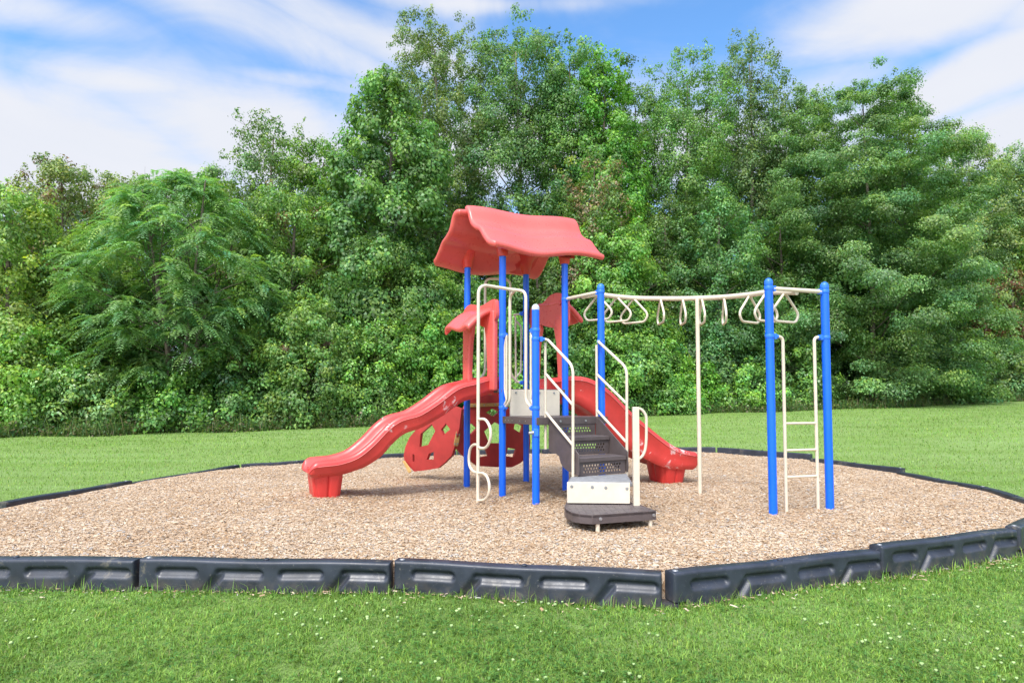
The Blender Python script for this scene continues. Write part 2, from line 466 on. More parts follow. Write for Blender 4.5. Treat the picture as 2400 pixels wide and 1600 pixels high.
def scatter_chips():
    n = 215000
    # denser towards the near side, where single chips can be seen
    ph = rng.random(n * 3) * 2 * math.pi; q = np.sqrt(rng.random(n * 3)) * 6.7
    x, y = CX + q * np.cos(ph), CY + q * np.sin(ph)
    keep = (ring_d(x, y) < 0.985) & (rng.random(n * 3) < np.clip(7.0 / np.maximum(y, 4), 0.35, 1.4) / 1.4)
    x, y = x[keep][:n], y[keep][:n]; n = len(x)
    m_ = 650; k_ = rng.integers(0, 7, m_); t_ = rng.random(m_)
    A_ = np.array([(a.x, a.y, b.x, b.y) for a, b in ring[:7]])[k_]; e_ = .12 + rng.exponential(.05, m_)
    dl = np.hypot(A_[:, 2] - A_[:, 0], A_[:, 3] - A_[:, 1])
    xo = A_[:, 0] + (A_[:, 2] - A_[:, 0]) * t_ + (A_[:, 3] - A_[:, 1]) / dl * e_; yo = A_[:, 1] + (A_[:, 3] - A_[:, 1]) * t_ - (A_[:, 2] - A_[:, 0]) / dl * e_
    x, y = np.concatenate([x, xo]), np.concatenate([y, yo]); spill = np.arange(len(x)) >= n; n = len(x)
    l = rng.gamma(5, 0.0033, n) + 0.007; w = l * rng.uniform(0.18, 0.42, n)
    big = rng.random(n) < 0.006; l[big] *= 2.2; w[big] *= .8
    yaw = rng.random(n) * 2 * math.pi; tilt = rng.normal(0, 0.20, n); roll = rng.normal(0, 0.30, n)
    d = np.stack([np.cos(yaw) * np.cos(tilt), np.sin(yaw) * np.cos(tilt), np.sin(tilt)], 1)
    s0 = np.stack([-np.sin(yaw), np.cos(yaw), np.zeros(n)], 1)
    up = np.cross(d, s0)
    s = s0 * np.cos(roll)[:, None] + up * np.sin(roll)[:, None]
    nn = np.cross(d, s)
    P = np.stack([x, y, np.where(spill, lawn_z(x, y) + .012, chip_z(x, y)) + 0.006 + rng.random(n) * 0.008], 1)
    l, w = l[:, None], w[:, None]
    t = w * 0.35
    V = np.stack([P - d * l * .5 - s * w * .5, P - d * l * .45 + s * w * .5, P + d * l * .5 + s * w * .4, P + d * l * .5 - s * w * .45,
                  P - d * l * .4 + nn * t, P + d * l * .38 + nn * t], 1)
    b = np.arange(n)[:, None] * 6
    Fc = np.concatenate([b + np.array([[0, 3, 5, 4]]), b + np.array([[2, 1, 4, 5]])])
    k = rng.random(n); g = fbm(x, y, 1.3)
    pal = np.array([(0.29, 0.175, 0.09), (0.415, 0.285, 0.172), (0.48, 0.358, 0.242), (0.53, 0.42, 0.305), (0.59, 0.51, 0.405)])
    tt = np.clip(k * 4 * 0.9 + (g - .5) * 1.6, 0, 3.999); i = tt.astype(int); f = (tt - i)[:, None]
    c = pal[i] * (1 - f) + pal[i + 1] * f
    browner = sum(a * np.exp(-(((x - px_) / sx_) ** 2 + ((y - py_) / sy_) ** 2)) for px_, py_, sx_, sy_, a in ((-2.3, 7.55, .8, .45, .8), (.9, 6.1, .8, .4, .7), (2.8, 9.5, .9, .5, .8), (.2, 8.6, 1.0, .8, .8), (3.1, 6.9, .7, .5, .5), (-.4, 7.6, .5, .4, .6)))  # browner chips: worn at slides and climbing spots, plus a patch under the tower
    wm = (rng.random(n) < browner * .55)[:, None]; c = np.where(wm, c * np.array([[.80, .70, .60]]), c)
    grey = (rng.random(n) < 0.10)[:, None]
    c = np.where(grey, c.mean(1, keepdims=True) * np.array([[1.05, 0.98, 0.9]]), c)
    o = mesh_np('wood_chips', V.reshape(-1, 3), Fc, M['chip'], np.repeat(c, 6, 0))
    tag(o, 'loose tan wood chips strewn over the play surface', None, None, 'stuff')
scatter_chips()

# ------------------------------------------------------------------ border timbers
def sd_seg(x, z, a, b):
    ax, az = a; bx, bz = b
    dx, dz = bx - ax, bz - az
    t = np.clip(((x - ax) * dx + (z - az) * dz) / (dx * dx + dz * dz), 0, 1)
    return np.hypot(x - ax - t * dx, z - az - t * dz)
TL = 1.83
def make_timber():
    root = empty('border_timber')
    Hh, D, nz = 0.30, 0.11, 30
    xs = np.concatenate([[0, .004, .010, .018], np.linspace(.03, TL - .03, 190), [TL - .018, TL - .010, TL - .004, TL], np.linspace(TL + .02, TL + .11, 6)])
    zs = np.concatenate([[0, -.003, -.009, -.018], np.linspace(-.026, -Hh, nz - 4)])
    X, Z = np.meshgrid(xs, zs, indexing='ij')
    s = TL / 1820.0
    segs = [((130, 0), (375, 0))], [((560, 0), (850, 0)), ((560, 0), (395, -205))], [((1025, 0), (1285, 0))], [((1470, 0), (1740, 0)), ((1470, 0), (1305, -205))]
    dep = np.zeros_like(X)
    zc, r = -0.092, 0.029
    for grp in segs:
        d = np.full_like(X, 9.0)
        for gi, (a, b) in enumerate(grp):
            dg_ = sd_seg(X, Z, (a[0] * s + .03, zc + a[1] * s), (b[0] * s + .03, zc + b[1] * s))
            if gi == 0: d = np.minimum(d, dg_)
            else:      # slanting leg: steep on its right-hand side, running out on its left
                off = X - np.interp(Z, [zc + b[1] * s, zc], [b[0] * s + .03, a[0] * s + .03])
                dep = np.maximum(dep, (1 - sstep(r - .014, r + .016, dg_)) * np.clip(.026 + .42 * off, .010, .042))
        m = 1 - sstep(r - 0.014, r + 0.011, d)
        # the pocket floor slopes: deep under its upper lip, shallow at its lower lip
        dep = np.maximum(dep, m * (0.030 + 0.50 * (Z - zc)).clip(0.012, 0.048))
    rt = 0.018
    zr = np.clip(1 - (-Z) / rt, 0, 1); top = rt * (1 - np.sqrt(np.clip(1 - zr ** 2, 0, 1)))
    er = np.clip(1 - np.minimum(X, np.abs(TL - X)) / rt, 0, 1) * (X <= TL); end = rt * (1 - np.sqrt(np.clip(1 - er ** 2, 0, 1)))
    tongue = np.where(X > TL, 0.02, 0.0)
    y = dep + np.maximum(top, end) + tongue + 0.004 * np.sin(X * 3.4)
    wob = 0.004 * np.sin(X * 5.1 + 0.6)
    mb = MB()
    ni, nj = X.shape
    for i in range(ni):
        for j in range(nj): mb.v.append((X[i, j], y[i, j], Z[i, j] + wob[i, j]))
    for i in range(ni):
        for j in range(nj): mb.v.append((X[i, j], D - top[i, j] * .6, Z[i, j] + wob[i, j]))
    keep = lambda i, j: not ((xs[i] + xs[min(i + 1, ni - 1)]) / 2 < .10 and zs[j] < -0.185) and not (xs[i] >= TL - 1e-6 and zs[j] > -0.185)
    n = ni * nj
    cells = {(i, j) for i in range(ni - 1) for j in range(nj - 1) if keep(i, j)}
    idx = lambda i, j: i * nj + j
    for (i, j) in cells:
        q = (idx(i, j), idx(i + 1, j), idx(i + 1, j + 1), idx(i, j + 1))
        mb.f.append(q); mb.f.append(tuple(k + n for k in reversed(q)))
        for (di, dj, e) in ((-1, 0, (q[0], q[3])), (1, 0, (q[1], q[2])), (0, -1, (q[0], q[1])), (0, 1, (q[3], q[2]))):
            if (i + di, j + dj) not in cells: mb.f.append((e[0], e[1], e[1] + n, e[0] + n))
    body = mb.build('body', M['timber'], root, angle=50)
    bm = bmesh.new(); bm.from_mesh(body.data)
    loose = [v for v in bm.verts if not v.link_faces]
    bmesh.ops.delete(bm, geom=loose, context='VERTS'); bm.to_mesh(body.data); bm.free()
    for xx in (0.045, TL * 0.5):
        c = MB(); c.rev((xx, D * .5, 0.0), [(.020, -.02), (.020, .004), (.016, .008), (.004, .009)], 16)
        c.build('stake_cap', M['steel'] if xx < .1 else M['timber'], root)
    return root
timber_labels = [
    'black border timber at lower left, cut off by the left edge',
    'black border timber in front, second from the left, directly below the left slide foot',
    'black border timber in the middle of the front, below the climbing pole and steps',
    'black border timber in front, slanting up to the right below the tall blue ladder posts',
    'black border timber in front at right, raised a step above the one on its left',
    'black border timber of which only a short end shows at the right photo edge',
    'black border timber leading back along the far right, cut by the photo edge',
    'black border timber at right back, lying lower than the raised one beyond it',
    'black border timber at right back with raised near end, behind the right blue post',
    'black border timber at the back seen between the two blue ladder posts',
    'black border timber at the back right behind the end of the right slide',
    'black border timber at the back, mostly hidden behind the right slide and stairs',
    'black border timber at the back, seen under the deck through the climbing wall',
    'black border timber at the back left, running behind the left climbing panel',
    'black border timber at the back left, seen above the middle of the left slide',
    'short black border timber at back left, passing behind the foot of the left slide',
    'black border timber on the left back, sunk low and partly buried under the chips',
    'black border timber at left with its bare square end showing, nearest the left edge',
    'black border timber closing the left side of the ring, just outside the picture']
tp = make_timber()
for i, (a, b) in enumerate(ring):
    o = tp if i == 0 else copy_tree(tp)
    d = Vector((b.x - a.x, b.y - a.y, 0)); ln = d.length
    # local +x along the timber, +y towards the bed (inside), front face outwards
    o.location = a; o.rotation_euler = (0, 0, 0)
    rz = math.atan2(d.y, d.x)
    o.rotation_euler = (0, -math.asin(max(-.2, min(.2, (b.z - a.z) / ln))), rz)
    n = Vector((-math.sin(rz), math.cos(rz), 0))
    o.location = Vector(a) - n * 0.11
    o.scale = (ln / TL * 0.995, 1, 1)
    tag(o, timber_labels[i], 'border timber', 'black plastic border timbers around the wood chips')

# ------------------------------------------------------------------ play structure: plan
TH = 0.5453
U = Vector((math.cos(TH), math.sin(TH), 0)); Vv = Vector((math.sin(TH), -math.cos(TH), 0)); Zv = Vector((0, 0, 1))
S = 0.993
pB = Vector((-0.122, 8.237, 0)); pA = pB - Vv * S; pD = pB + U * S; pC = pA + U * S
pE = Vector((0.281, 7.573, 0)); pF = pE + U * S
pG = Vector((2.808, 6.95, 0)); pH = Vector((3.532, 7.18, 0))
ZD, ZU = 0.972, 1.325                      # landing and upper deck heights
PR = 0.0445
def P2(p): return (p[0], p[1])
play = empty('play_structure', (0.3, 8.6, 0))
tag(play, 'play structure with red peaked roof, two red slides, blue posts and overhead rungs', 'play structure')

def clamp(p, d, z, parent, mat=None, r=PR):
    mb = MB()
    mb.rev((p.x, p.y, z), [(r + .002, -.022), (r + .0045, -.018), (r + .0045, .018), (r + .002, .022)], 18)
    d = Vector((d.x, d.y, 0)).normalized()
    q = Vector((p.x, p.y, z)) + d * (r + .004)
    sd = Vector((-d.y, d.x, 0))
    mb.box(q - sd * .022 - Zv * .03, sd * .044, d * .034, Zv * .06)
    mb.tube([q + d * .03, q + d * .06], .022, 12)
    return mb.build('clamp', mat or M['blue_cap'], parent, bevel=.003)

posts = {}
for k, p, top in (('A', pA, 3.10), ('B', pB, 3.07), ('C', pC, 3.10), ('D', pD, 3.08), ('E', pE, 2.262), ('F', pF, 2.60), ('G', pG, 2.455), ('H', pH, 2.455)):
    mb = MB()
    mb.tube([(p.x, p.y, -.35), (p.x, p.y, top)], PR, 28)
    o = mb.build('post', M['blue'], play)
    posts[k] = o
    if k in 'EFGH':
        c = MB()
        prof = [(PR + .0015, -.012)] + [(PR * math.cos(a) + .0015, .008 + .05 * math.sin(a)) for a in np.linspace(0, math.pi / 2 * .97, 9)]
        c.rev((p.x, p.y, top), prof, 28)
        c.build('post_cap', M['pale_cap'] if k == 'E' else M['blue_cap'], o)

def shell(G, th, flip_up=True):
    """thick sheet with fully rounded rims around the mid-surface grid G[i][j]"""
    ni, nj = len(G), len(G[0])
    A = np.array([[tuple(p) for p in r] for r in G])
    di = np.concatenate([np.zeros((1, nj)), np.cumsum(np.linalg.norm(np.diff(A, axis=0), axis=2), 0)])
    dj = np.concatenate([np.zeros((ni, 1)), np.cumsum(np.linalg.norm(np.diff(A, axis=1), axis=2), 1)], 1)
    e = np.minimum(np.minimum(di, di[-1:] - di), np.minimum(dj, dj[:, -1:] - dj))
    h = th / 2
    hh = h * np.sqrt(np.clip(1 - np.clip(1 - e / h, 0, 1) ** 2, 0.0, 1)) + .0015
    Nn = np.cross(np.gradient(A, axis=0), np.gradient(A, axis=1)); Nn /= np.maximum(np.linalg.norm(Nn, axis=2, keepdims=True), 1e-9)
    if Nn[ni // 2, nj // 2, 2] < 0: Nn = -Nn
    top, bot = A + Nn * hh[..., None], A - Nn * hh[..., None]
    mb = MB(); n = ni * nj
    mb.v = [tuple(v) for v in top.reshape(-1, 3)] + [tuple(v) for v in bot.reshape(-1, 3)]
    ix = lambda i, j: i * nj + j
    for i in range(ni - 1):
        for j in range(nj - 1):
            q = (ix(i, j), ix(i + 1, j), ix(i + 1, j + 1), ix(i, j + 1))
            mb.f.append(q); mb.f.append(tuple(k + n for k in reversed(q)))
    for sq in ([ix(i, 0) for i in range(ni)], [ix(i, nj - 1) for i in range(ni)], [ix(0, j) for j in range(nj)], [ix(ni - 1, j) for j in range(nj)]):
        for a, b in zip(sq[:-1], sq[1:]): mb.f.append((a, b, b + n, a + n))
    return mb
def rim_samples(n, m=.02, k=6):
    c = (1 - np.cos(np.linspace(0, math.pi / 2, k))) * m
    return np.concatenate([c, np.linspace(m, 1 - m, n)[1:-1], 1 - c[::-1]])
# ------------------------------------------------------------------ roof
def roof_half(side):
    # side = +1 near slope (towards the landing), -1 far slope
    zl, zr = (3.75, 3.83) if side > 0 else (3.67, 3.75)
    ez = (3.085, 3.16) if side > 0 else (3.085, 3.10)
    uc = Vector((pA.x + pC.x + pB.x + pD.x, pA.y + pC.y + pB.y + pD.y, 0)) / 4
    u0, u1 = (-S / 2 - .30, S / 2 + .54) if side > 0 else (-S / 2 - .45, S / 2 + .35)
    # down-slope profile (w from ridge, fall 0..1)
    pw = [-.06, .0, .075, .16, .28, .40, .50, .61, .70, .74]
    pf = [.02, .0, .10, .365, .51, .60, .765, .92, .985, 1.0]
    tt = rim_samples(56, .045, 7); n2 = len(tt); aas = rim_samples(66, .025, 7); n1 = len(aas) - 1
    ps = spline([Vector((w, f, 0)) for w, f in zip(pw, pf)], 6)
    ws = np.array([p.x for p in ps]); fs = np.array([p.y for p in ps])
    seg = np.concatenate([[0], np.cumsum(np.hypot(np.diff(ws), np.diff(fs) * .7))]); seg /= seg[-1]
    top, bot = [], []
    for i in range(n1 + 1):
        a = aas[i]
        aa = u0 + (u1 - u0) * a
        rowt, rowb = [], []
        # rounded plan corners
        for j in range(n2):
            t = tt[j]
            w = np.interp(t, seg, ws); f = np.interp(t, seg, fs)
            inset = 0.05 * (max(0, 1 - t / .09) ** 2 + max(0, 1 - (1 - t) / .09) ** 2)
            a2 = aa + inset * (1 if a < .5 else -1) * (abs(a - .5) * 2) ** 6
            z = (zl + (zr - zl) * a) * (1 - f) + (ez[0] + (ez[1] - ez[0]) * a) * f
            wv = math.sin(a * math.pi * 2.6 + 0.5 + t * 1.2) * 0.024 * (0.5 + t) + .006 * math.sin(a * 9 + t * 3)
            edge = 0.05 * math.sin(a * math.pi * 2.2 + .8) * t * t * .6
            p = uc + U * a2 + Vv * side * (w + edge * .4)
            rowt.append(Vector((p.x, p.y, z + wv + edge * .3)))
        top.append(rowt)
    return shell(top, .078)
roof = roof_half(1).build('roof_panel', M['roof_red'], play, angle=80)
roof2 = roof_half(-1).build('roof_panel', M['roof_red'], play, angle=80)
for k, p in (('A', pA), ('B', pB), ('C', pC), ('D', pD)):
    par = roof if k in 'BD' else roof2
    mb = MB()
    zt = posts[k].data.vertices and {'A': 3.10, 'B': 3.07, 'C': 3.10, 'D': 3.08}[k]
    inw = (uc_ := (pA + pC + pB + pD) / 4) - p; inw.z = 0; inw = inw.normalized()
    rings = [(0.060, -.03, 0), (0.072, .05, 0), (0.092, .16, .02), (0.15, .30, .06), (0.24, .44, .12)]
    vs, fs, n = [], [], 20
    for r, dz, sh in rings:
        for q in range(n):
            an = 2 * math.pi * q / n
            sq = 1.0 / max(abs(math.cos(an)), abs(math.sin(an))) * .35 + .65
            vs.append(Vector((p.x, p.y, zt + dz)) + inw * sh + Vector((math.cos(an + TH), math.sin(an + TH), 0)) * r * min(sq, 1.12))
    for i in range(len(rings) - 1):
        for q in range(n):
            l = (q + 1) % n
            fs.append((i * n + q, i * n + l, (i + 1) * n + l, (i + 1) * n + q))
    fs.append(tuple(reversed(range(n))))
    # keep inside the roof shell: trim the top against the slope height
    def slope_z(v):
        rel = v - (pA + pB + pC + pD) / 4
        w = abs(rel.x * Vv.x + rel.y * Vv.y)
        return float(np.interp(w, [0, .08, .125, .21, .40, .495, .625, .735], [3.76, 3.68, 3.59, 3.47, 3.37, 3.26, 3.16, 3.11])) - .05
    vs = [Vector((v.x, v.y, min(v.z, slope_z(v)))) for v in vs]
    mb.add(vs, fs)
    mb.build('post_socket', M['red'], par, angle=50)

# ------------------------------------------------------------------ decks
def deck(name, corners, z, th, par, mat):
    mb = MB()
    mb.plate([(c.x, c.y) for c in corners], [], ((0, 0, z - th), (1, 0, 0), (0, 1, 0), (0, 0, 1)), th)
    return mb.build(name, mat, par, bevel=.006)
o = .03
dk = deck('upper_deck', [pB - Vv * -.035 - U * .035, pD + Vv * .035 + U * .035, pC - Vv * .035 + U * .035, pA - Vv * .035 - U * .035], ZU, .05, play, M['brown'])
ld = deck('landing_deck', [pB + Vv * .05 + U * -.02, pE - U * .02 + Vv * .035, pF + U * .06 + Vv * .035, pD + Vv * .05 + U * .06], ZD, .045, play, M['brown'])
mb = MB()
th_f = .085
def fascia(a, b, z0, z1, t=.012):
    a, b = Vector((a.x, a.y, z0)), Vector((b.x, b.y, z0))
    d = (b - a).normalized(); n = Vector((d.y, -d.x, 0))
    mb.box(a, b - a, n * t, Zv * (z1 - z0))
fascia(pB + Vv * .05 - U * .02, pE - U * .02 + Vv * .035, ZD - th_f, ZD + .003)
fascia(pE - U * .02 + Vv * .035, pF + U * .06 + Vv * .035, ZD - th_f, ZD + .003)
mb.build('fascia', M['brown'], ld, bevel=.003)
for t in (.1, .2, .32, .55, .72):
    mb = MB()
    q = (pB + Vv * .05 - U * .02).lerp(pE - U * .02 + Vv * .035, t); mb.tube([(q.x, q.y, ZD - .045), (q.x - U.x * .016, q.y - U.y * .016, ZD - .045)], .007, 8)
    mb.build('bolt', M['steel'], ld)
# cream kick panel between the decks
mb = MB()
a = on_plane(1196, 940, P2(pB + Vv * .06), P2(U)); b = on_plane(1312, 940, P2(pB + Vv * .06), P2(U))
kp0 = Vector((a.x, a.y, ZD)); kp1 = Vector((b.x, b.y, ZD))
mb.box(kp0, kp1 - kp0, -Vv * .018, Zv * (ZU - .012 - ZD))
kp = mb.build('kick_panel', M['cream_panel'], play, bevel=.004)
for t in (.11, .58, .88):
    mb = MB()
    q = kp0.lerp(kp1, t) + Zv * (ZU - ZD - .05)
    for (r, dd) in ((.014, .004), (.010, .009)): mb.tube([q, q + Vv * dd], r, 12)
    mb.build('bolt', M['steel'], kp)

# ------------------------------------------------------------------ slides
def slide(name, origin, d, side, mat, rim, depth, foot_d):
    """origin: exit centre on the deck edge, d: unit direction down the slide, side: unit vector across;
    rim: (distance, rim height) pairs, depth: (distance, flank depth) pairs"""
    root = empty(name, (origin.x, origin.y, 0))
    n = 84
    pts = spline([Vector((a, b, 0)) for a, b in rim], 10)
    ds = np.linspace(rim[0][0], rim[-1][0], n)
    ds = np.concatenate([ds[:-6], np.linspace(ds[-6], ds[-1], 14)]); n = len(ds)
    rz = np.interp(ds, [p.x for p in pts], [p.y for p in pts])
    dp = np.interp(ds, [a for a, b in depth], [b for a, b in depth])
    end = ds[-1]
    mb = MB()
    for i in range(n):
        dd, b = ds[i], dp[i]
        half = [(.290, -b), (.326, -b + .035), (.343, -b * .62 - .02), (.345, -.066), (.354, -.058), (.352, -.044), (.340, -.014), (.318, .0), (.290, .0), (.264, -.018),
                (.246, -.052), (.230, -.092), (.205, -.122), (.17, -.136), (.10, -.141)]
        cs = [(-a, h) for a, h in half] + [(0, -.142)] + [(a, h) for a, h in reversed(half)]
        cs += [(.17, -b + .045), (.12, -b + .06), (.05, -b + .055), (-.05, -b + .055), (-.12, -b + .06), (-.17, -b + .045)]
        m = len(cs)
        sl = math.atan2(rz[min(i + 1, n - 1)] - rz[max(i - 1, 0)], ds[min(i + 1, n - 1)] - ds[max(i - 1, 0)])
        q = max(0.0, (dd - (end - .11)) / .11)
        k = math.sqrt(max(0.02, 1 - q * q))
        flat = 1 - .55 * float(sstep(end - .30, end - .05, dd))
        wk = (1.0 + .05 * float(sstep(end - .5, end - .2, dd))) * (1 - .06 * q * q)
        for (x, h) in cs:
            hh = h
            if -.15 < h < -.142 + .15 and abs(x) < .30 and h > -.145: hh = -.142 + (h + .142) * (.45 + .55 * flat) if abs(x) < .27 else h
            mid = -.13
            hh = mid + (hh - mid) * k
            P = origin + d * (dd - math.sin(sl) * (hh + .1) * .55) + side * (x * wk)
            mb.v.append((P.x, P.y, rz[i] + hh))
    for i in range(n - 1):
        for kk in range(m):
            l = (kk + 1) % m
            mb.f.append((i * m + kk, i * m + l, (i + 1) * m + l, (i + 1) * m + kk))
    mb.f.append(tuple(range(m))); mb.f.append(tuple((n - 1) * m + kk for kk in reversed(range(m))))
    sh = mb.build('chute', mat, root, angle=52)
    for sg in (-1, 1):      # moulding seam, a thin pale welt along each flank
        t = MB()
        t.tube([Vector(mb.v[i * m + (4 if sg < 0 else 26)]) for i in range(3, n - 9)], .0042, 6)
        t.build('seam', M['seam'], root)
    # moulded foot with flutes
    f = MB()
    c = origin + d * foot_d[0]
    fl_ = foot_d[1]
    rings = [(fl_, .305, .36 if foot_d[2] else .26), (fl_ * .98, .30, .25), (fl_ * .88, .275, .09), (fl_ * .78, .25, -.045), (fl_ * .74, .24, -.07)]
    nn = 64
    for (ra, rb, z) in rings:
        for k in range(nn):
            an = 2 * math.pi * k / nn
            ex = 4.5
            ca, sa = math.cos(an), math.sin(an)
            rr = (abs(ca) ** ex + abs(sa) ** ex) ** (-1 / ex)
            fl = 1 - .075 * max(0, math.cos(an * 8)) ** 6
            P = c + d * (ra * ca * rr * fl) + side * (rb * sa * rr * fl)
            f.v.append((P.x, P.y, z))
    for i in range(len(rings) - 1):
        for k in range(nn):
            l = (k + 1) % nn
            f.f.append((i * nn + k, i * nn + l, (i + 1) * nn + l, (i + 1) * nn + k))
    f.f.append(tuple((len(rings) - 1) * nn + k for k in range(nn)))
    f.build('foot', M['red'], root, angle=50)
    return root
M['seam'] = plastic('pale_seam', (0.66, 0.16, 0.145), 0.4, 0.1)
exL = (pA + pB) / 2 - U * .02
exR = (pC + pD) / 2 + U * .02
def adopt(root):          # turn the root (an Empty) into a part of play
    root.parent = play
    root.location = Vector(root.location) - Vector(play.location)
aL = R(25)
dL = Vector((-math.cos(aL), -math.sin(aL), 0)); sL = Vector((math.sin(aL), -math.cos(aL), 0))
sl1 = slide('slide', exL, dL, sL, M['red_slide'],
            [(-.10, 1.485), (.05, 1.49), (.21, 1.445), (.46, 1.375), (.73, 1.185), (.96, 1.05), (1.19, .985), (1.34, .885), (1.53, .695), (1.72, .555), (1.93, .49), (2.12, .475), (2.285, .462)],
            [(-.1, .24), (.5, .235), (.9, .21), (1.2, .225), (1.5, .23), (1.75, .19), (2.4, .185)], (2.055, .185, True))
adopt(sl1)
aR = R(19)
dR = Vector((math.cos(aR), math.sin(aR), 0)); sR = Vector((math.sin(aR), -math.cos(aR), 0))
sl2 = slide('slide', exR, dR, sR, M['red_slide'],
            [(-.06, 1.475), (.12, 1.50), (.32, 1.515), (.54, 1.475), (.81, 1.325), (1.15, 1.02), (1.50, .75), (1.75, .575), (1.95, .47), (2.15, .42), (2.34, .395)],
            [(-.1, .30), (.5, .42), (1.2, .46), (1.7, .37), (2.1, .28), (2.4, .25)], (1.97, .24, False))
adopt(sl2)

# ------------------------------------------------------------------ hoods over the slide entrances
def poly_on(pxs, p0, dr):
    """pixel outline -> 2-D coordinates on the vertical plane (p0, dr)"""
    out = []
    for a, b in pxs:
        q = on_plane(a, b, P2(p0), P2(dr))
        out.append(((q.x - p0.x) * dr.x + (q.y - p0.y) * dr.y, q.z))
    return out
def smooth_poly(pl, n=5):
    P = [Vector((a, b, 0)) for a, b in pl]
    out = []
    m = len(P)
    for i in range(m):
        a, b, c, d = P[i - 1], P[i], P[(i + 1) % m], P[(i + 2) % m]
        for k in range(n):
            t = k / n
            q = 0.5 * ((2 * b) + (c - a) * t + (2 * a - 5 * b + 4 * c - d) * t * t + (3 * b - a - 3 * c + d) * t ** 3)
            out.append((q.x, q.y))
    return out
def hood(par_name, p0, dr, out, tops, bots, vz):
    """p0 start post, dr along the opening (length S), out = away from the tower, zs lift of the hump"""
    root = empty(par_name, (p0.x, p0.y, 0))
    g = lambda t: t * S
    # side panels beside the posts, from the deck up
    for t0, t1, lean in ((.055, .285, 0), (.715, .945, 0)):
        mb = MB()
        left = t0 < .5
        ws = [(t0 + (.0 if left else .03), 1.30), (t1 - (.03 if left else 0), 1.30), (t1 - (.05 if left else 0), 1.55), (t1 - (.02 if left else 0), 1.95), (t1 + (.05 if left else 0), 2.22), (t1, 2.34), (t0, 2.34), (t0 - (0 if left else .05), 2.22), (t0 + (0 if left else .02), 1.95), (t0 + (0 if left else .05), 1.55)]
        mb.plate([(g(a), b) for a, b in ws], [], (p0 + out * .03, dr, Zv, out), .075)
        mb.build('side_panel', M['roof_red'], root, bevel=.022, seg=3)
    # wavy board across the top
    mb = MB()
    mb.plate(smooth_poly([(g(a), b) for a, b in tops + bots], 4), [], (p0 + out * .045, dr, Zv, out), .05)
    mb.build('canopy', M['roof_red'], root, bevel=.016, seg=3)
    # drooping visor that sticks out over the slide
    sec = [(.04, 2.36 + vz), (.13, 2.345 + vz), (.22, 2.295 + vz), (.31, 2.225 + vz), (.39, 2.15 + vz), (.43, 2.11 + vz)]
    ps0 = spline([Vector((a, b, 0)) for a, b in sec], 8)
    ps = [Vector((np.interp(q, np.linspace(0, 1, len(ps0)), [p.x for p in ps0]), np.interp(q, np.linspace(0, 1, len(ps0)), [p.y for p in ps0]), 0)) for q in rim_samples(20, .06, 6)]
    tv = rim_samples(26, .04, 6); G = []
    for t in tv:
        row = []
        ed = max(0, abs(t - .5) * 2 - .80) / .20
        for p in ps:
            ww = .15 + .70 * t
            z = p.y + .028 * math.sin(t * math.pi * 2.1 + .4) * min(1, p.x / .2) - .05 * ed * ed
            q = p0 + dr * g(ww) + out * (p.x - .02 * ed * ed)
            row.append(Vector((q.x, q.y, z)))
        G.append(row)
    mb = shell(G, .072)
    mb.build('visor', M['roof_red'], root, angle=80)
    adopt(root)
    return root
hood('slide_hood', pA, Vv, -U,
     [(.02, 2.30), (.05, 2.40), (.14, 2.475), (.27, 2.50), (.40, 2.475), (.52, 2.445), (.64, 2.445), (.76, 2.465), (.87, 2.485), (.95, 2.48), (.985, 2.42)],
     [(.985, 2.24), (.84, 2.17), (.70, 2.14), (.56, 2.18), (.44, 2.22), (.28, 2.20), (.10, 2.17), (.02, 2.19)], 0.0)
hood('slide_hood', pC, Vv, U,
     [(.02, 2.44), (.06, 2.555), (.16, 2.565), (.28, 2.56), (.40, 2.60), (.52, 2.66), (.64, 2.69), (.76, 2.69), (.87, 2.665), (.95, 2.62), (.985, 2.54)],
     [(.985, 2.22), (.84, 2.20), (.70, 2.20), (.56, 2.22), (.44, 2.25), (.28, 2.29), (.10, 2.31), (.02, 2.33)], 0.20)

# ------------------------------------------------------------------ steps
Lw, Rw = .16, .87
steps = empty('steps', P2(pE) + (0,), play); steps.location = Vector((pE.x, pE.y, 0)) - Vector(play.location)
def hexgrid(w, h, mx, my, pitch, r, n=8):
    holes = []
    ny = int((h - 2 * my) / (pitch * .87)) + 1; nx = int((w - 2 * mx) / pitch) + 1
    ox = (w - (nx - 1) * pitch) / 2; oy = (h - (ny - 1) * pitch * .87) / 2
    for j in range(ny):
        for i in range(nx - (j % 2)):
            cx, cy = ox + i * pitch + (pitch / 2 if j % 2 else 0), oy + j * pitch * .87
            holes.append([(cx + r * math.cos(2 * math.pi * k / n), cy + r * math.sin(2 * math.pi * k / n)) for k in range(n)])
    return holes
def riser(w0, w1, d, z0, z1):
    mb = MB(); o = pE + U * w0 + Vv * d + Zv * z0
    W, Hh = w1 - w0, z1 - z0
    mb.plate([(0, 0), (W, 0), (W, Hh), (0, Hh)], hexgrid(W, Hh, .065, .04, .040, .0135), (o, U, Zv, -Vv), .006)
    return mb.build('riser', M['brown'], steps, smooth=False)
def tread_slab(poly, z, th, mat, name='tread', ridges=True):
    mb = MB()
    mb.plate([(p.x, p.y) for p in poly], [], ((0, 0, z - th), (1, 0, 0), (0, 1, 0), (0, 0, 1)), th)
    t = mb.build(name, mat, steps, bevel=.007)
    return t
T1, T2 = .751, .536
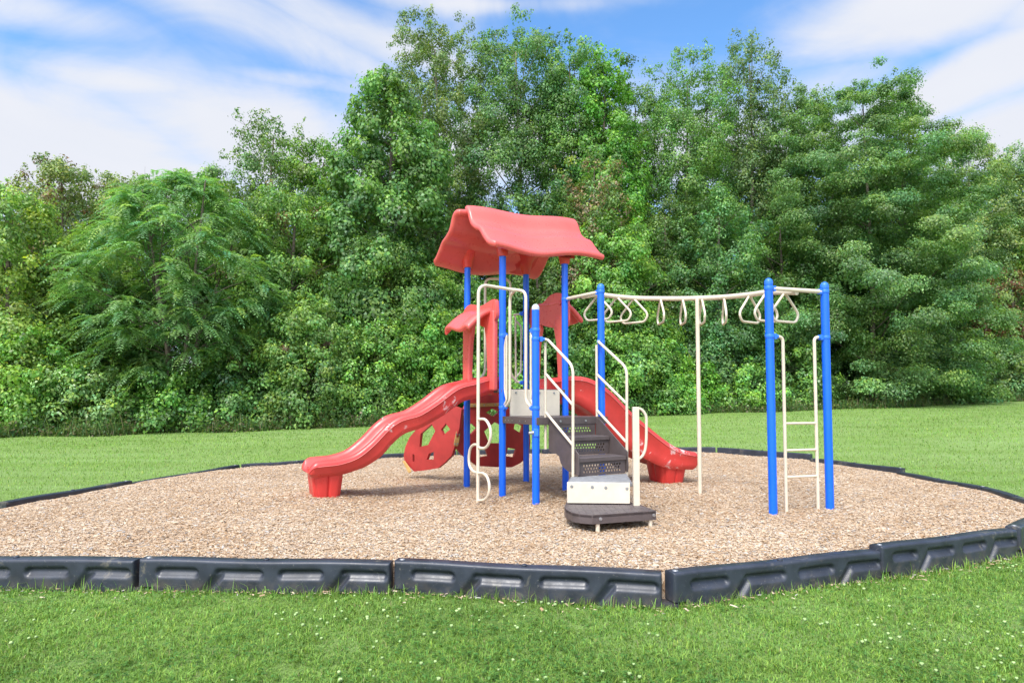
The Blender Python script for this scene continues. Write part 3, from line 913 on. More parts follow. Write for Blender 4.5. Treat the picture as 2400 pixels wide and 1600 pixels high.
for d0, d1, z in ((.035, .305, T1), (.305, .60, T2)):
    q = [pE + U * (Lw + .012) + Vv * d0, pE + U * (Rw - .012) + Vv * d0, pE + U * (Rw - .012) + Vv * (d1 + .012), pE + U * (Lw + .012) + Vv * (d1 + .012)]
    t = tread_slab(q, z, .05, M['brown'])
    mb = MB()
    for k in range(9):
        dd = d0 + .03 + k * (d1 - d0 - .05) / 8
        a, b = pE + U * (Lw + .03) + Vv * dd, pE + U * (Rw - .03) + Vv * dd
        mb.tube([(a.x, a.y, z), (b.x, b.y, z)], .004, 6)
    mb.build('grip_ridges', M['brown'], t)
riser(Lw + .014, Rw - .014, .040, T1 + .002, ZD - .082)
riser(Lw + .014, Rw - .014, .300, T2 + .002, T1 - .05)
riser(Lw + .014, Rw - .014, .592, .335, T2 - .05)
for w in (.32, .50, .70):
    mb = MB()
    q = pE + U * w + Vv * .052 + Zv * (ZD - .045)
    mb.tube([q - Vv * .01, q + Vv * .006], .013, 12)
    mb.build('bolt', M['steel'], steps)
# stringers
for w in (Lw, Rw):
    mb = MB()
    o = pE + U * w
    mb.plate([(.03, ZD - .01), (.10, ZD - .02), (.615, T2 + .045), (.625, .40), (.615, .345), (.40, .38), (.31, .42), (.27, .46), (.24, .53), (.18, .555), (.03, .57)], [], (o, Vv, Zv, U), .012)
    mb.build('stringer', M['brown'], steps, bevel=.004)
# turning step (grey, weathered) with cream kick board, then the bottom step
t3 = [Vector((.655, 7.185, 0)), Vector((1.335, 7.50, 0)), Vector((1.245, 6.66, 0)), Vector((.572, 6.70, 0))]
Z3 = .328
s3 = tread_slab([t3[0], t3[3], t3[2], t3[1]], Z3, .04, M['grey_tread'])
mb = MB()
for k in range(1, 12):
    f = k / 12
    a, b = t3[0].lerp(t3[3], f), t3[1].lerp(t3[2], f)
    a, b = a.lerp(b, .03), a.lerp(b, .97)
    mb.tube([(a.x, a.y, Z3), (b.x, b.y, Z3)], .004, 6)
mb.build('grip_ridges', M['grey_tread'], s3)
def board(a, b, z0, z1, th, name, mat, par):
    a, b = Vector((a.x, a.y, z0)), Vector((b.x, b.y, z0)); d = (b - a).normalized(); n = Vector((d.y, -d.x, 0))
    m_ = MB(); m_.box(a, b - a, n * th, Zv * (z1 - z0))
    return m_.build(name, mat, par, bevel=.003)
kb = board(t3[3] + Vector((0, -.004, 0)), t3[2] + Vector((-.03, -.004, 0)), .118, Z3 + .004, .014, 'kick_board', M['cream_panel'], steps)
mb = MB()
a, b = t3[3], t3[2]
dn = Vector(((b - a).y, -(b - a).x, 0)).normalized()
for t, z in ((.07, .29), (.385, .285), (.59, .28), (.91, .272)):
    q = a.lerp(b, t) + Zv * z + dn * .014
    for r, dd in ((.016, .008), (.011, .013)): mb.tube([q, q + dn * dd], r, 12)
mb.build('bolt', M['steel'], kb)
board(t3[0] + Vector((.012, 0, 0)), t3[3] + Vector((.012, .016, 0)), .118, Z3 - .04, .012, 'kick_board', M['cream_panel'], steps)
bs = [Vector((.60, 7.03, 0)), Vector((.573, 6.82, 0)), Vector((.528, 6.52, 0)), Vector((.535, 6.36, 0)), Vector((.575, 6.20, 0)), Vector((.64, 6.12, 0)), Vector((.755, 6.065, 0)), Vector((1.405, 6.30, 0)), Vector((1.32, 6.66, 0)), Vector((1.2, 7.03, 0))]
Z4 = .106
s4 = tread_slab(list(reversed(bs))[::-1], Z4, .035, M['brown'])
mb = MB()
for k in range(8):
    a, b = bs[k], bs[k + 1]
    d = (b - a).normalized(); n = Vector((-d.y, d.x, 0))
    if n.dot((a + b) / 2 - Vector((.95, 6.6, 0))) > 0: n = -n
    mb.box(Vector((a.x, a.y, Z4 - .088)), b - a, n * .012, Zv * .089)
mb.build('fascia', M['brown'], s4, bevel=.002)
mb = MB()
cen = Vector((.95, 6.55, 0))
for k in range(11):
    y = 6.16 + k * .078
    xs_ = []
    pl = [(p.x, p.y) for p in bs]
    for (x0, y0), (x1, y1) in zip(pl, pl[1:] + pl[:1]):
        if (y0 - y) * (y1 - y) < 0: xs_.append(x0 + (x1 - x0) * (y - y0) / (y1 - y0))
    if len(xs_) == 2:
        mb.tube([(min(xs_) + .03, y, Z4), (max(xs_) - .03, y, Z4)], .0035, 6)
for k in range(12):
    x = .58 + k * .065
    ys_ = []
    for (x0, y0), (x1, y1) in zip(pl, pl[1:] + pl[:1]):
        if (x0 - x) * (x1 - x) < 0: ys_.append(y0 + (y1 - y0) * (x - x0) / (x1 - x0))
    if len(ys_) == 2: mb.tube([(x, min(ys_) + .03, Z4), (x, max(ys_) - .03, Z4)], .0035, 6)
mb.build('grip_ridges', M['brown'], s4)
mb = MB()
fd = (bs[7] - bs[6]).normalized(); fn = Vector((fd.y, -fd.x, 0))
for t in (.12, .96):
    q = bs[6].lerp(bs[7], t) + Zv * (Z4 - .042)
    for r, dd in ((.017, .006), (.011, .012)): mb.tube([q, q + fn * dd], r, 12)
mb.build('bolt', M['steel'], s4)
mb = MB()
for q in (bs[6].lerp(bs[7], .10) - fn * .03, bs[6].lerp(bs[7], .93) - fn * .03, Vector((.66, 6.75, 0))):
    mb.tube([(q.x, q.y, -.2), (q.x, q.y, Z4 - .03)], .021, 14)
mb.build('step_leg', M['cream'], s4)
# newel post with grab loop
mb = MB(); q = Vector((1.275, 6.62, 0))
mb.box(q - Vector((.032, .032, .25)), (.064, 0, 0), (0, .064, 0), (0, 0, 1.11 + .25))
nw = mb.build('newel_post', M['cream'], steps, bevel=.005)
mb = MB()
lp = [on_plane(a, b, (1.28, 6.62), (1, 0)) for a, b in ((1490, 956), (1504, 960), (1514, 975), (1515, 1000), (1514, 1040), (1509, 1062), (1500, 1073), (1490, 1076))]
mb.tube(spline(lp, 5), .0145, 14)
mb.build('grab_loop', M['cream'], nw)

# stair handrails
def handrail(w, trace_v, z_base, col):
    p0 = pE + U * w
    root = empty('handrail', (p0.x, p0.y, 0))
    on = lambda a, b: on_plane(a, b, P2(p0), P2(Vv))
    r = .0165
    (x0, y0), (x1, y1), (x2, y2), (xb, yb), yv = trace_v
    post = pE if w < .5 else pF
    a, b, c, d = on(x0, y0), on(x1, y1), on(x2, y2), on(xb, yb)
    mb = MB()
    top = Vector((post.x, post.y, a.z)) + (a - Vector((post.x, post.y, a.z))).normalized() * .06
    mb.tube(fillet([top, a, c, Vector((d.x, d.y, z_base))], .10, 8), r, 14)
    mb.build('top_rail', M['cream'], root)
    v0 = on(x1, y1 + 6)
    mb = MB(); lowz = on(x1, yv).z
    mb.tube([(v0.x, v0.y, lowz), (v0.x, v0.y, v0.z)], r * .95, 14)
    mb.build('baluster', M['cream'], root)
    for (ya, yb2) in col:
        mb = MB()
        q0, q1 = on(x1 + 2, ya), on(xb - 1, yb2)
        mb.tube([q0, q1], r * .95, 14)
        mb.build('mid_rail', M['cream'], root)
    clamp(post, a - post, a.z, root)
    adopt(root)
handrail(.135, ((1283, 795), (1278, 797), (1343, 858), (1343, 1110), 1052), .31, ((877, 948), (967, 1042)))
handrail(.895, ((1402, 800), (1398, 802), (1469, 862), (1469, 1072), 985), .30, ((878, 945), (962, 1036)))

# ------------------------------------------------------------------ loop climber on the left of the landing
lc = empty('loop_climber', (0, 0, 0))
midBE = (pB + pE) / 2
pole = midBE - U * .563
r = .020
mb = MB()
mb.tube(fillet([(pole.x, pole.y, -.3), (pole.x, pole.y, 2.565), Vector((midBE.x, midBE.y, 2.545)) - U * .16, Vector((midBE.x, midBE.y, 2.53)) - U * .05], .13, 10), r, 16)
mb.build('pole', M['cream'], lc)
for p, sgn in ((pB, 1), (pE, -1)):
    foot = p + Vv * (.20 * sgn) - U * .01
    mb = MB()
    st = Vector((midBE.x, midBE.y, 2.545)) - U * .17
    cl = Vector((p.x, p.y, 1.085))
    path = fillet([st, st + U * .13, Vector((foot.x, foot.y, 2.50)), Vector((foot.x, foot.y, 1.16)), cl + (foot - p) * .35], .11, 8)
    mb.tube(path, r * .92, 14)
    mb.build('fork_leg', M['cream'], lc)
    clamp(p, foot - p, 1.085, lc)
    # flat handhold loop beside the post
    mb = MB()
    h0 = p + Vv * (.105 * sgn)
    h1 = p + Vv * (.058 * sgn)
    zt, zb = 2.01, 1.10
    mb.tube(fillet([Vector((p.x, p.y, zt)) + Vv * (.05 * sgn), Vector((h0.x, h0.y, zt)), Vector((h0.x, h0.y, zb + .08)), Vector((p.x, p.y, zb + .02)) + Vv * (.05 * sgn)], .03, 6), .0135, 12)
    mb.tube(fillet([Vector((h0.x, h0.y, zt - .02)), Vector((h1.x, h1.y, zt - .12)), Vector((h1.x, h1.y, zb + .2)), Vector((h0.x, h0.y, zb + .08))], .05, 6), .0135, 12)
    mb.build('handhold', M['cream'], lc)
    clamp(p, Vv * sgn, zt, lc)
for pxs in (((1121, 982), (1137, 983), (1148, 1000), (1150, 1022), (1144, 1042), (1134, 1050), (1121, 1048)),
            ((1121, 1042), (1110, 1042), (1102, 1052), (1099, 1075), (1102, 1094), (1111, 1105), (1121, 1107)),
            ((1121, 1108), (1133, 1109), (1142, 1118), (1147, 1138), (1145, 1158), (1136, 1170), (1121, 1173))):
    mb = MB()
    mb.tube(spline([on_plane(a, b, P2(pole), P2(Vv)) for a, b in pxs], 5), .0165, 14)
    mb.build('foot_loop', M['cream'], lc)
adopt(lc)

# ------------------------------------------------------------------ arch rail on the far side of the tower
ar = empty('arch_rail', (0, 0, 0))
pl0 = pA - Vv * .10
onA = lambda a, b: on_plane(a, b, P2(pl0), P2(U))
mb = MB()
path = [Vector((pA.x, pA.y, onA(1128, 888).z)), onA(1126, 888), onA(1137, 872), onA(1137, 653), onA(1196, 655), onA(1196, 876), onA(1212, 896), Vector((pC.x, pC.y, onA(1212, 898).z))]
mb.tube(fillet(path, .10, 8), .019, 14)
mb.build('rail', M['cream'], ar)
mb = MB()
mb.tube(fillet([Vector((pC.x, pC.y, onA(1220, 737).z)), onA(1203, 737), onA(1208, 742), onA(1209, 897)], .02, 4), .014, 12)
mb.tube(fillet([onA(1209, 752), onA(1222, 765), onA(1221, 872), onA(1209, 884)], .05, 6), .014, 12)
mb.build('handhold', M['cream'], ar)
clamp(pC, -U, onA(1220, 737).z, ar)
clamp(pC, -U, onA(1212, 897).z, ar)
adopt(ar)

# ------------------------------------------------------------------ overhead ladder
ov = empty('overhead_ladder', (0, 0, 0))
def xbar(a, b, za, zb):
    d = (b - a); d.z = 0; d = d.normalized()
    mb = MB()
    mb.tube([Vector((a.x, a.y, za)) + d * .055, Vector((b.x, b.y, zb)) - d * .055], .0235, 16)
    mb.build('cross_bar', M['cream'], ov)
    clamp(a, d, za, ov); clamp(b, -d, zb, ov)
xbar(pD, pF, 2.562, 2.555)
xbar(pG, pH, 2.40, 2.40)
m0 = Vector(((pD.x + pF.x) / 2, (pD.y + pF.y) / 2, 2.545)); m1 = Vector(((pG.x + pH.x) / 2, (pG.y + pH.y) / 2, 2.375))
gh = (pH - pG).normalized(); hd = Vector((gh.y, -gh.x, 0))      # towards the camera
ctrl = [m0, at(1401, 690.5, 8.52), at(1446, 695, 8.62), at(1490, 698.5, 8.64), at(1548, 699.5, 8.60), at(1600, 699.5, 8.50), at(1645, 698.5, 8.38), at(1697, 696, 8.12), at(1757, 690.5, 7.72), at(1800, 685, 7.42), m1]
bpts = spline(ctrl, 10)
mb = MB(); mb.tube(bpts, .031, 20)
mb.build('beam', M['cream'], ov)
def proj(p):
    cp, sp = math.cos(PITCH), math.sin(PITCH)
    q = Vector(p) - Vector((0, 0, H_CAM))
    dep = q.y * cp + q.z * sp; upv = -q.y * sp + q.z * cp
    return 1200 + F_PX * q.x / dep, Y_PP - F_PX * upv / dep
bx = [proj(p)[0] for p in bpts]
for px, yaw in ((1401, -36), (1447, -38), (1487, -42), (1548.5, -91), (1598.5, -95), (1645, -97), (1696, -102), (1757, 36), (1796, 32), (1841, 26)):
    i = min(range(1, len(bpts) - 1), key=lambda k: abs(bx[k] - px))
    s_ = Vector((math.cos(R(yaw)), math.sin(R(yaw)), 0))
    c = bpts[i] - Zv * .012
    shp = [(.012, -.01), (.040, -.035), (.195, -.20), (.21, -.25), (.165, -.325), (-.165, -.325), (-.21, -.25), (-.195, -.20), (-.040, -.035), (-.012, -.01)]
    mb = MB()
    mb.tube(fillet([c + s_ * a + Zv * b for a, b in shp], .07, 5), .0145, 12)
    mb.build('rung', M['cream'], ov)
mb = MB(); q = on_plane(1637, 900, (2.37, 8.40), (1, 0))
mb.tube([(q.x, q.y, -.3), (q.x, q.y, at(1637, 700, 8.40).z)], .0265, 18)
mb.build('support_pole', M['cream'], ov)
adopt(ov)
# ladder between the two tall posts
la = empty('access_ladder', (0, 0, 0))
onG = lambda a, b: on_plane(a, b, P2(pG), P2(pH - pG))
for (pp, pts, sg) in ((pG, ((1832, 789), (1838, 960), (1843, 1180)), 1), (pH, ((1906, 790), (1912, 960), (1917, 1176)), -1)):
    a, b = onG(*pts[0]), onG(*pts[1])
    x = onG(pts[1][0], 950)
    mb = MB()
    d = (pH - pG).normalized() * sg
    mb.tube(fillet([Vector((pp.x, pp.y, a.z)) + d * .05, Vector((x.x, x.y, a.z)), Vector((x.x, x.y, -.3))], .07, 8), .0175, 14)
    mb.build('side_rail', M['cream'], la)
    clamp(pp, d, a.z, la)
    if sg > 0: xl = x
    else: xr = x
for y0, y1 in ((992, 990), (1055, 1051), (1118, 1113)):
    z = onG(1840, y0).z
    mb = MB(); mb.tube([(xl.x, xl.y, z), (xr.x, xr.y, z)], .0135, 12)
    mb.build('rung', M['cream'], la)
adopt(la)

# ------------------------------------------------------------------ small locking knob on the landing post
mb = MB()
q = Vector((pE.x, pE.y, .80))
mb.box(q + Vector((-.03, -.055, -.045)), (.06, 0, 0), (0, .03, 0), (0, 0, .09))
mb.build('clamp', M['blue_cap'], posts['E'], bevel=.004)
mb = MB(); mb.tube([q + Vector((-.03, -.05, 0)), q + Vector((-.085, -.06, -.005))], [.022, .016], 12)
mb.build('bolt', M['steel'], posts['E'])

# ------------------------------------------------------------------ red climbing wall behind the tower
cw = empty('climbing_wall', (0, 0, 0))
def wall_panel(pxo, pxh, p0, dr, bulge, th=.05, name='panel'):
    root_pts = poly_on(pxo, p0, dr)
    grow = lambda h: [(sum(p[0] for p in h) / len(h) * -.22 + a * 1.22, sum(p[1] for p in h) / len(h) * -.22 + b * 1.22) for a, b in h]
    holes = [poly_on(grow(h), p0, dr) for h in pxh]
    d3 = Vector((dr.x, dr.y, 0)); nn = Vector((-dr.y, dr.x, 0))
    if nn.y < 0: nn = -nn
    mb = MB()
    def sub(lp, n=3):
        o_ = []
        for i in range(len(lp)):
            a, b = lp[i], lp[(i + 1) % len(lp)]
            for k in range(n): o_.append((a[0] + (b[0] - a[0]) * k / n, a[1] + (b[1] - a[1]) * k / n))
        return o_
    mb.plate(sub(root_pts), [sub(h) for h in holes], (p0, d3, Zv, nn), th)
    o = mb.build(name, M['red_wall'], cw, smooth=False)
    bm = bmesh.new(); bm.from_mesh(o.data)
    bmesh.ops.subdivide_edges(bm, edges=[e for e in bm.edges if e.calc_length() > .12], cuts=2, use_grid_fill=False)
    bmesh.ops.triangulate(bm, faces=bm.faces)
    off = Vector(p0)
    for v in bm.verts:
        v.co += bulge(v.co.z, (v.co.x - p0.x) * dr.x + (v.co.y - p0.y) * dr.y, nn)
    bm.normal_update(); bm.to_mesh(o.data); bm.free()
    b = o.modifiers.new('bevel', 'BEVEL'); b.width = .012; b.segments = 2; b.limit_method = 'ANGLE'; b.angle_limit = R(55)
    return o
z3 = lambda pts: [(1050 + a / 4.354, 840 + b / 4.354) for a, b in pts]
z2 = lambda pts: [(680 + a / 3.734, 800 + b / 3.734) for a, b in pts]
pw0 = pA - Vv * .30; dw = U
outr = z3([(180, 470), (240, 380), (560, 360), (640, 540), (760, 620), (830, 720), (850, 860), (850, 1000), (770, 1070), (690, 1115), (520, 1112), (330, 1100), (250, 1045), (160, 985), (110, 930), (95, 800), (120, 620)])
hr = [z3(h) for h in ([(455, 515), (515, 545), (465, 585), (400, 550)], [(480, 665), (545, 700), (545, 845), (435, 845), (390, 745)], [(690, 655), (755, 690), (740, 750), (680, 715)],
                      [(240, 665), (287, 710), (238, 765), (200, 715)], [(340, 930), (400, 940), (422, 990), (345, 1003)], [(630, 920), (705, 932), (690, 1000), (620, 990)])]
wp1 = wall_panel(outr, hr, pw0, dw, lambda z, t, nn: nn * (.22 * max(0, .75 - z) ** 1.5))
pl_dir = Vector((math.cos(R(-38)), math.sin(R(-38)), 0)); pl0w = on_plane(1066, 1000, P2(pw0), P2(dw)); pl0w.z = 0
outl2 = z2([(1500, 590), (1420, 560), (1290, 620), (1110, 760), (1040, 840), (1000, 920), (980, 990), (980, 1040), (1010, 1085), (1060, 1140), (1160, 1128), (1270, 1110), (1330, 1065), (1400, 1000), (1440, 900), (1480, 760)])
hl = [z2(h) for h in ([(1230, 740), (1255, 790), (1200, 890), (1135, 905), (1150, 810)], [(1360, 725), (1392, 768), (1340, 810), (1325, 770)], [(1242, 970), (1235, 1030), (1185, 1028), (1205, 985)], [(1060, 990), (1074, 1000), (1068, 1050), (1056, 1045)])]
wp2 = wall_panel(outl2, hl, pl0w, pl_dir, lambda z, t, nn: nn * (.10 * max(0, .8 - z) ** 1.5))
# tan joint plates
def strip_px(pts, p0, dr, par, off):
    mb = MB(); nn = Vector((-dr.y, dr.x, 0)); nn = nn if nn.y > 0 else -nn
    mb.plate(poly_on(pts, p0 - nn * off, dr), [], (p0 - nn * off, Vector((dr.x, dr.y, 0)), Zv, nn), .012)
    o = mb.build('joint_plate', M['tan'], par, bevel=.004)
    return o
j1 = strip_px(z3([(225, 460), (560, 452), (560, 486), (225, 496)]), pw0, dw, wp1, .02)
j2 = strip_px(z3([(125, 548), (140, 540), (160, 548), (163, 580), (104, 890), (85, 898), (60, 885), (62, 860)]), pw0, dw, wp1, .03)
j3 = strip_px(z2([(980, 1045), (1000, 1040), (1045, 1105), (1060, 1140), (1035, 1150)]), pl0w, pl_dir, wp2, -.012)
mb = MB(); nn = Vector((-dw.y, dw.x, 0))
for a, b in z3([(265, 480), (367, 475), (480, 470), (122, 570), (150, 572), (105, 670), (132, 672), (85, 772), (112, 774), (70, 870), (95, 868)]):
    q = on_plane(a, b, P2(pw0 - nn * .04), P2(dw)); mb.tube([q, q - nn * .012], .011, 8)
mb.build('bolt', M['steel'], wp1)
adopt(cw)

# fold anything deeper than a sub-part into that sub-part's mesh
def fold_deep():
    dg = bpy.context.evaluated_depsgraph_get(); dg.update()
    for part in list(play.children):
        for sub in list(part.children):
            kids = list(sub.children)
            if not kids or sub.type != 'MESH': continue
            stack, allk = kids[:], []
            while stack:
                k = stack.pop(); allk.append(k); stack += list(k.children)
            bm = bmesh.new(); mats = []
            inv = sub.matrix_world.inverted()
            for o_ in [sub] + allk:
                me = bpy.data.meshes.new_from_object(o_.evaluated_get(dg))
                me.transform(inv @ o_.matrix_world)
                mt = o_.data.materials[0]
                if mt not in mats: mats.append(mt)
                n0 = len(bm.faces)
                bm.from_mesh(me); bm.faces.ensure_lookup_table()
                for f in bm.faces[n0:]: f.material_index = mats.index(mt)
                bpy.data.meshes.remove(me)
            sub.modifiers.clear()
            sub.data.materials.clear()
            bm.to_mesh(sub.data); bm.free()
            for mt in mats: sub.data.materials.append(mt)
            for k in allk: bpy.data.objects.remove(k)
bpy.context.view_layer.update()
fold_deep()

# ------------------------------------------------------------------ foliage
DENS = 3.0
LEAFK = (1.80, 1.88, 1.78)
def norm(a): return a / np.maximum(np.linalg.norm(a, axis=1, keepdims=True), 1e-9)
def leaf_quads(P, Nn, D, ln, wd, col, fold=.12):
    """one folded rhombus per leaf"""
    D = norm(D - Nn * (D * Nn).sum(1, keepdims=True)); Sx = np.cross(Nn, D)
    ln, wd = ln[:, None], wd[:, None]
    V = np.stack([P - D * ln * .5, P + Sx * wd * .5 - D * ln * .08 + Nn * wd * fold, P + D * ln * .5 - Nn * ln * .10, P - Sx * wd * .5 - D * ln * .08 + Nn * wd * fold], 1)
    b = np.arange(len(P))[:, None] * 4
    return V.reshape(-1, 3), b + np.array([[0, 1, 2, 3]]), np.repeat(col, 4, 0)
def jitter_col(base, n, r, dv=.26, yellow=.17):
    c = np.array(base)[None, :] * (1 + r.normal(0, dv, (n, 1)))
    y = np.clip(r.normal(0, yellow, (n, 1)), -.5, .8)
    c = c * np.concatenate([1 + y * .9, 1 + y * .25, 1 - y * .25], 1)
    return np.clip(c, .003, .6)
def tree(name, label, cat, px, top, hw, Y, base, prof, seed, dens=430, leaf=.105, clump=.75, flat=.6, low=.08, trunk_r=.14, group=None,
         tipcol=(1.35, 1.2, .7), tip=.25, lean=0.0, spread=.75, upw=.42, twigs=1.0, accent=None, mat='leaf', bark='bark', depth=1.0, hollow=.42, sprays=1.0, limbs=1.0):
    """prof: crown radius fraction at height fractions 0..1 between crown bottom and top"""
    r = np.random.default_rng(seed)
    base = tuple(c * k for c, k in zip(base, LEAFK)); clump *= .80; leaf *= .88; dens *= 1.32; flat = .52 if flat < .5 else .85
    X = (px - 1200) / F_PX * Y
    gz = float(lawn_z(X, Y))
    zt = at(px, top, Y).z
    H = zt - gz
    Rm = hw * Y / F_PX
    zb = gz + low * H
    hs = np.linspace(0, 1, len(prof))
    # clumps
    area = 2 * Rm * (zt - zb) * float(np.mean(prof))
    nc = max(18, int(area * depth * 2.6 / (clump ** 2)))
    h = r.random(nc * 3); keep = r.random(nc * 3) < np.interp(h, hs, prof) * 1.0 + .08
    h = h[keep][:nc]; nc = len(h)
    ph = r.random(nc) * 2 * math.pi
    lump = 1 + .22 * np.sin(ph * 3 + seed) * np.sin(h * 9 + seed * 1.7) + r.normal(0, .10, nc)
    Rh = np.interp(h, hs, prof) * Rm * lump
    q = r.random(nc) ** hollow
    rr = Rh * q
    cx = X + rr * np.cos(ph) + lean * h * H; cy = Y + rr * np.sin(ph) * depth; cz = zb + h * (zt - zb - clump * .55)
    rc = clump * r.uniform(.6, 1.25, nc) * (1 - .35 * h)
    # sprays at the top and rim that break the outline
    ns = int(nc * .35 * sprays)
    pick = r.choice(nc, ns)
    ctop = np.stack([cx[pick] + r.normal(0, .3, ns) * clump, cy[pick], cz[pick] + rc[pick] * r.uniform(.7, 1.3, ns)], 1)
    CC = np.concatenate([np.stack([cx, cy, cz], 1), ctop]); RC = np.concatenate([rc, rc[pick] * .38])
    FL = np.concatenate([np.full(nc, flat), np.full(ns, 1.2)])
    # leaves
    nl = np.maximum(5, (DENS * dens * area * depth ** .5 * RC ** 2 / (RC ** 2).sum())).astype(int)
    idx = np.repeat(np.arange(len(RC)), nl); n = len(idx)
    d = norm(r.normal(0, 1, (n, 3)) + np.array([[0, 0, .25]]))
    rad = RC[idx][:, None] * (r.random((n, 1)) ** .42) * (1 + .35 * np.abs(r.normal(0, 1, (n, 1))) * (r.random((n, 1)) < .3))
    off = d * rad; off[:, 2] *= FL[idx]
    droop = (off[:, 0] ** 2 + off[:, 1] ** 2) * .12 / np.maximum(RC[idx], .2)
    off[:, 2] -= droop
    P = CC[idx] + off
    outw = np.stack([P[:, 0] - X - lean * (P[:, 2] - gz), P[:, 1] - Y, np.zeros(n)], 1) / max(Rm, .5)
    Nn = norm(d * spread + np.array([[0, 0, upw]]) + outw * .55 + r.normal(0, .38, (n, 3)))
    D = norm(outw * .7 + d * .8 + r.normal(0, .6, (n, 3)) + np.array([[0, 0, -.45]]))
    ln = leaf * r.uniform(.65, 1.35, n); wd = ln * r.uniform(.52, .78, n)
    ccol = 1 + r.normal(0, .18, len(RC)); chue = r.normal(0, .11, len(RC))
    col = jitter_col(base, n, r)
    col = col * ccol[idx][:, None]
    hh = .75 * chue[idx][:, None]; col = col * np.concatenate([1 + hh * 1.2, 1 + hh * .3, 1 - hh], 1)
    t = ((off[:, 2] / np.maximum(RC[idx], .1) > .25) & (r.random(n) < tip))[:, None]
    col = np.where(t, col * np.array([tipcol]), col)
    if accent is not None:
        acol, frac, test = accent
        sel = (r.random(len(RC)) < frac) & test(CC, X, gz, H, Rm)
        m = (sel[idx] & (r.random(n) < .75))[:, None]
        col = np.where(m, jitter_col(acol, n, r, .25, .15), col)
    inside = P[:, 2] > lawn_z(P[:, 0], P[:, 1]) + .03
    P, Nn, D, ln, wd, col = P[inside], Nn[inside], D[inside], ln[inside], wd[inside], np.clip(col[inside], .004, .6)
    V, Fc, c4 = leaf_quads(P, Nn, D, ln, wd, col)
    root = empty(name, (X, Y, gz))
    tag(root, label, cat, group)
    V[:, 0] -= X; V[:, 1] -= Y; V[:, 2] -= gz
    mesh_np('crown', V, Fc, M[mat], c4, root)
    # trunk and limbs
    mb = MB()
    th = H * .93
    pts = [Vector((lean * t * H + math.sin(t * 5 + seed) * .10 * H * .08, math.cos(t * 4 + seed) * .10 * H * .06, t * th - .1)) for t in np.linspace(0, 1, 10)]
    mb.tube(pts, [trunk_r * (1 - .88 * t) + .012 for t in np.linspace(0, 1, 10)], 9)
    nb = int(min(nc, 34 * limbs))
    for i in r.choice(nc, nb, replace=False):
        e = Vector((cx[i] - X, cy[i] - Y, cz[i] - gz))
        dd = math.hypot(e.x - lean * e.z, e.y)
        z0 = max(.12 * H, min(e.z - dd * r.uniform(.35, .9), th * .9))
        t0 = z0 / th
        b = pts[0].lerp(pts[-1], t0) if False else pts[min(9, int(t0 * 9))].lerp(pts[min(9, int(t0 * 9) + 1)], t0 * 9 - int(t0 * 9))
        mid = (b + e) / 2 + Vector((r.normal(0, .08), r.normal(0, .08), .06 * dd))
        rb = max(.012, trunk_r * .36 * (1 - t0 * .7))
        mb.tube([b, mid, e], [rb, rb * .6, .007], 5, caps=False)
        for k in range(int(2 * twigs)):
            e2 = e + Vector(tuple(r.normal(0, .55, 3) * rc[i])) + Vector((0, 0, .25 * rc[i]))
            mb.tube([mid.lerp(e, .6), e2], [rb * .35, .004], 4, caps=False)
    mb.build('trunk', M[bark], root, local=(0, 0, 0))
    return root

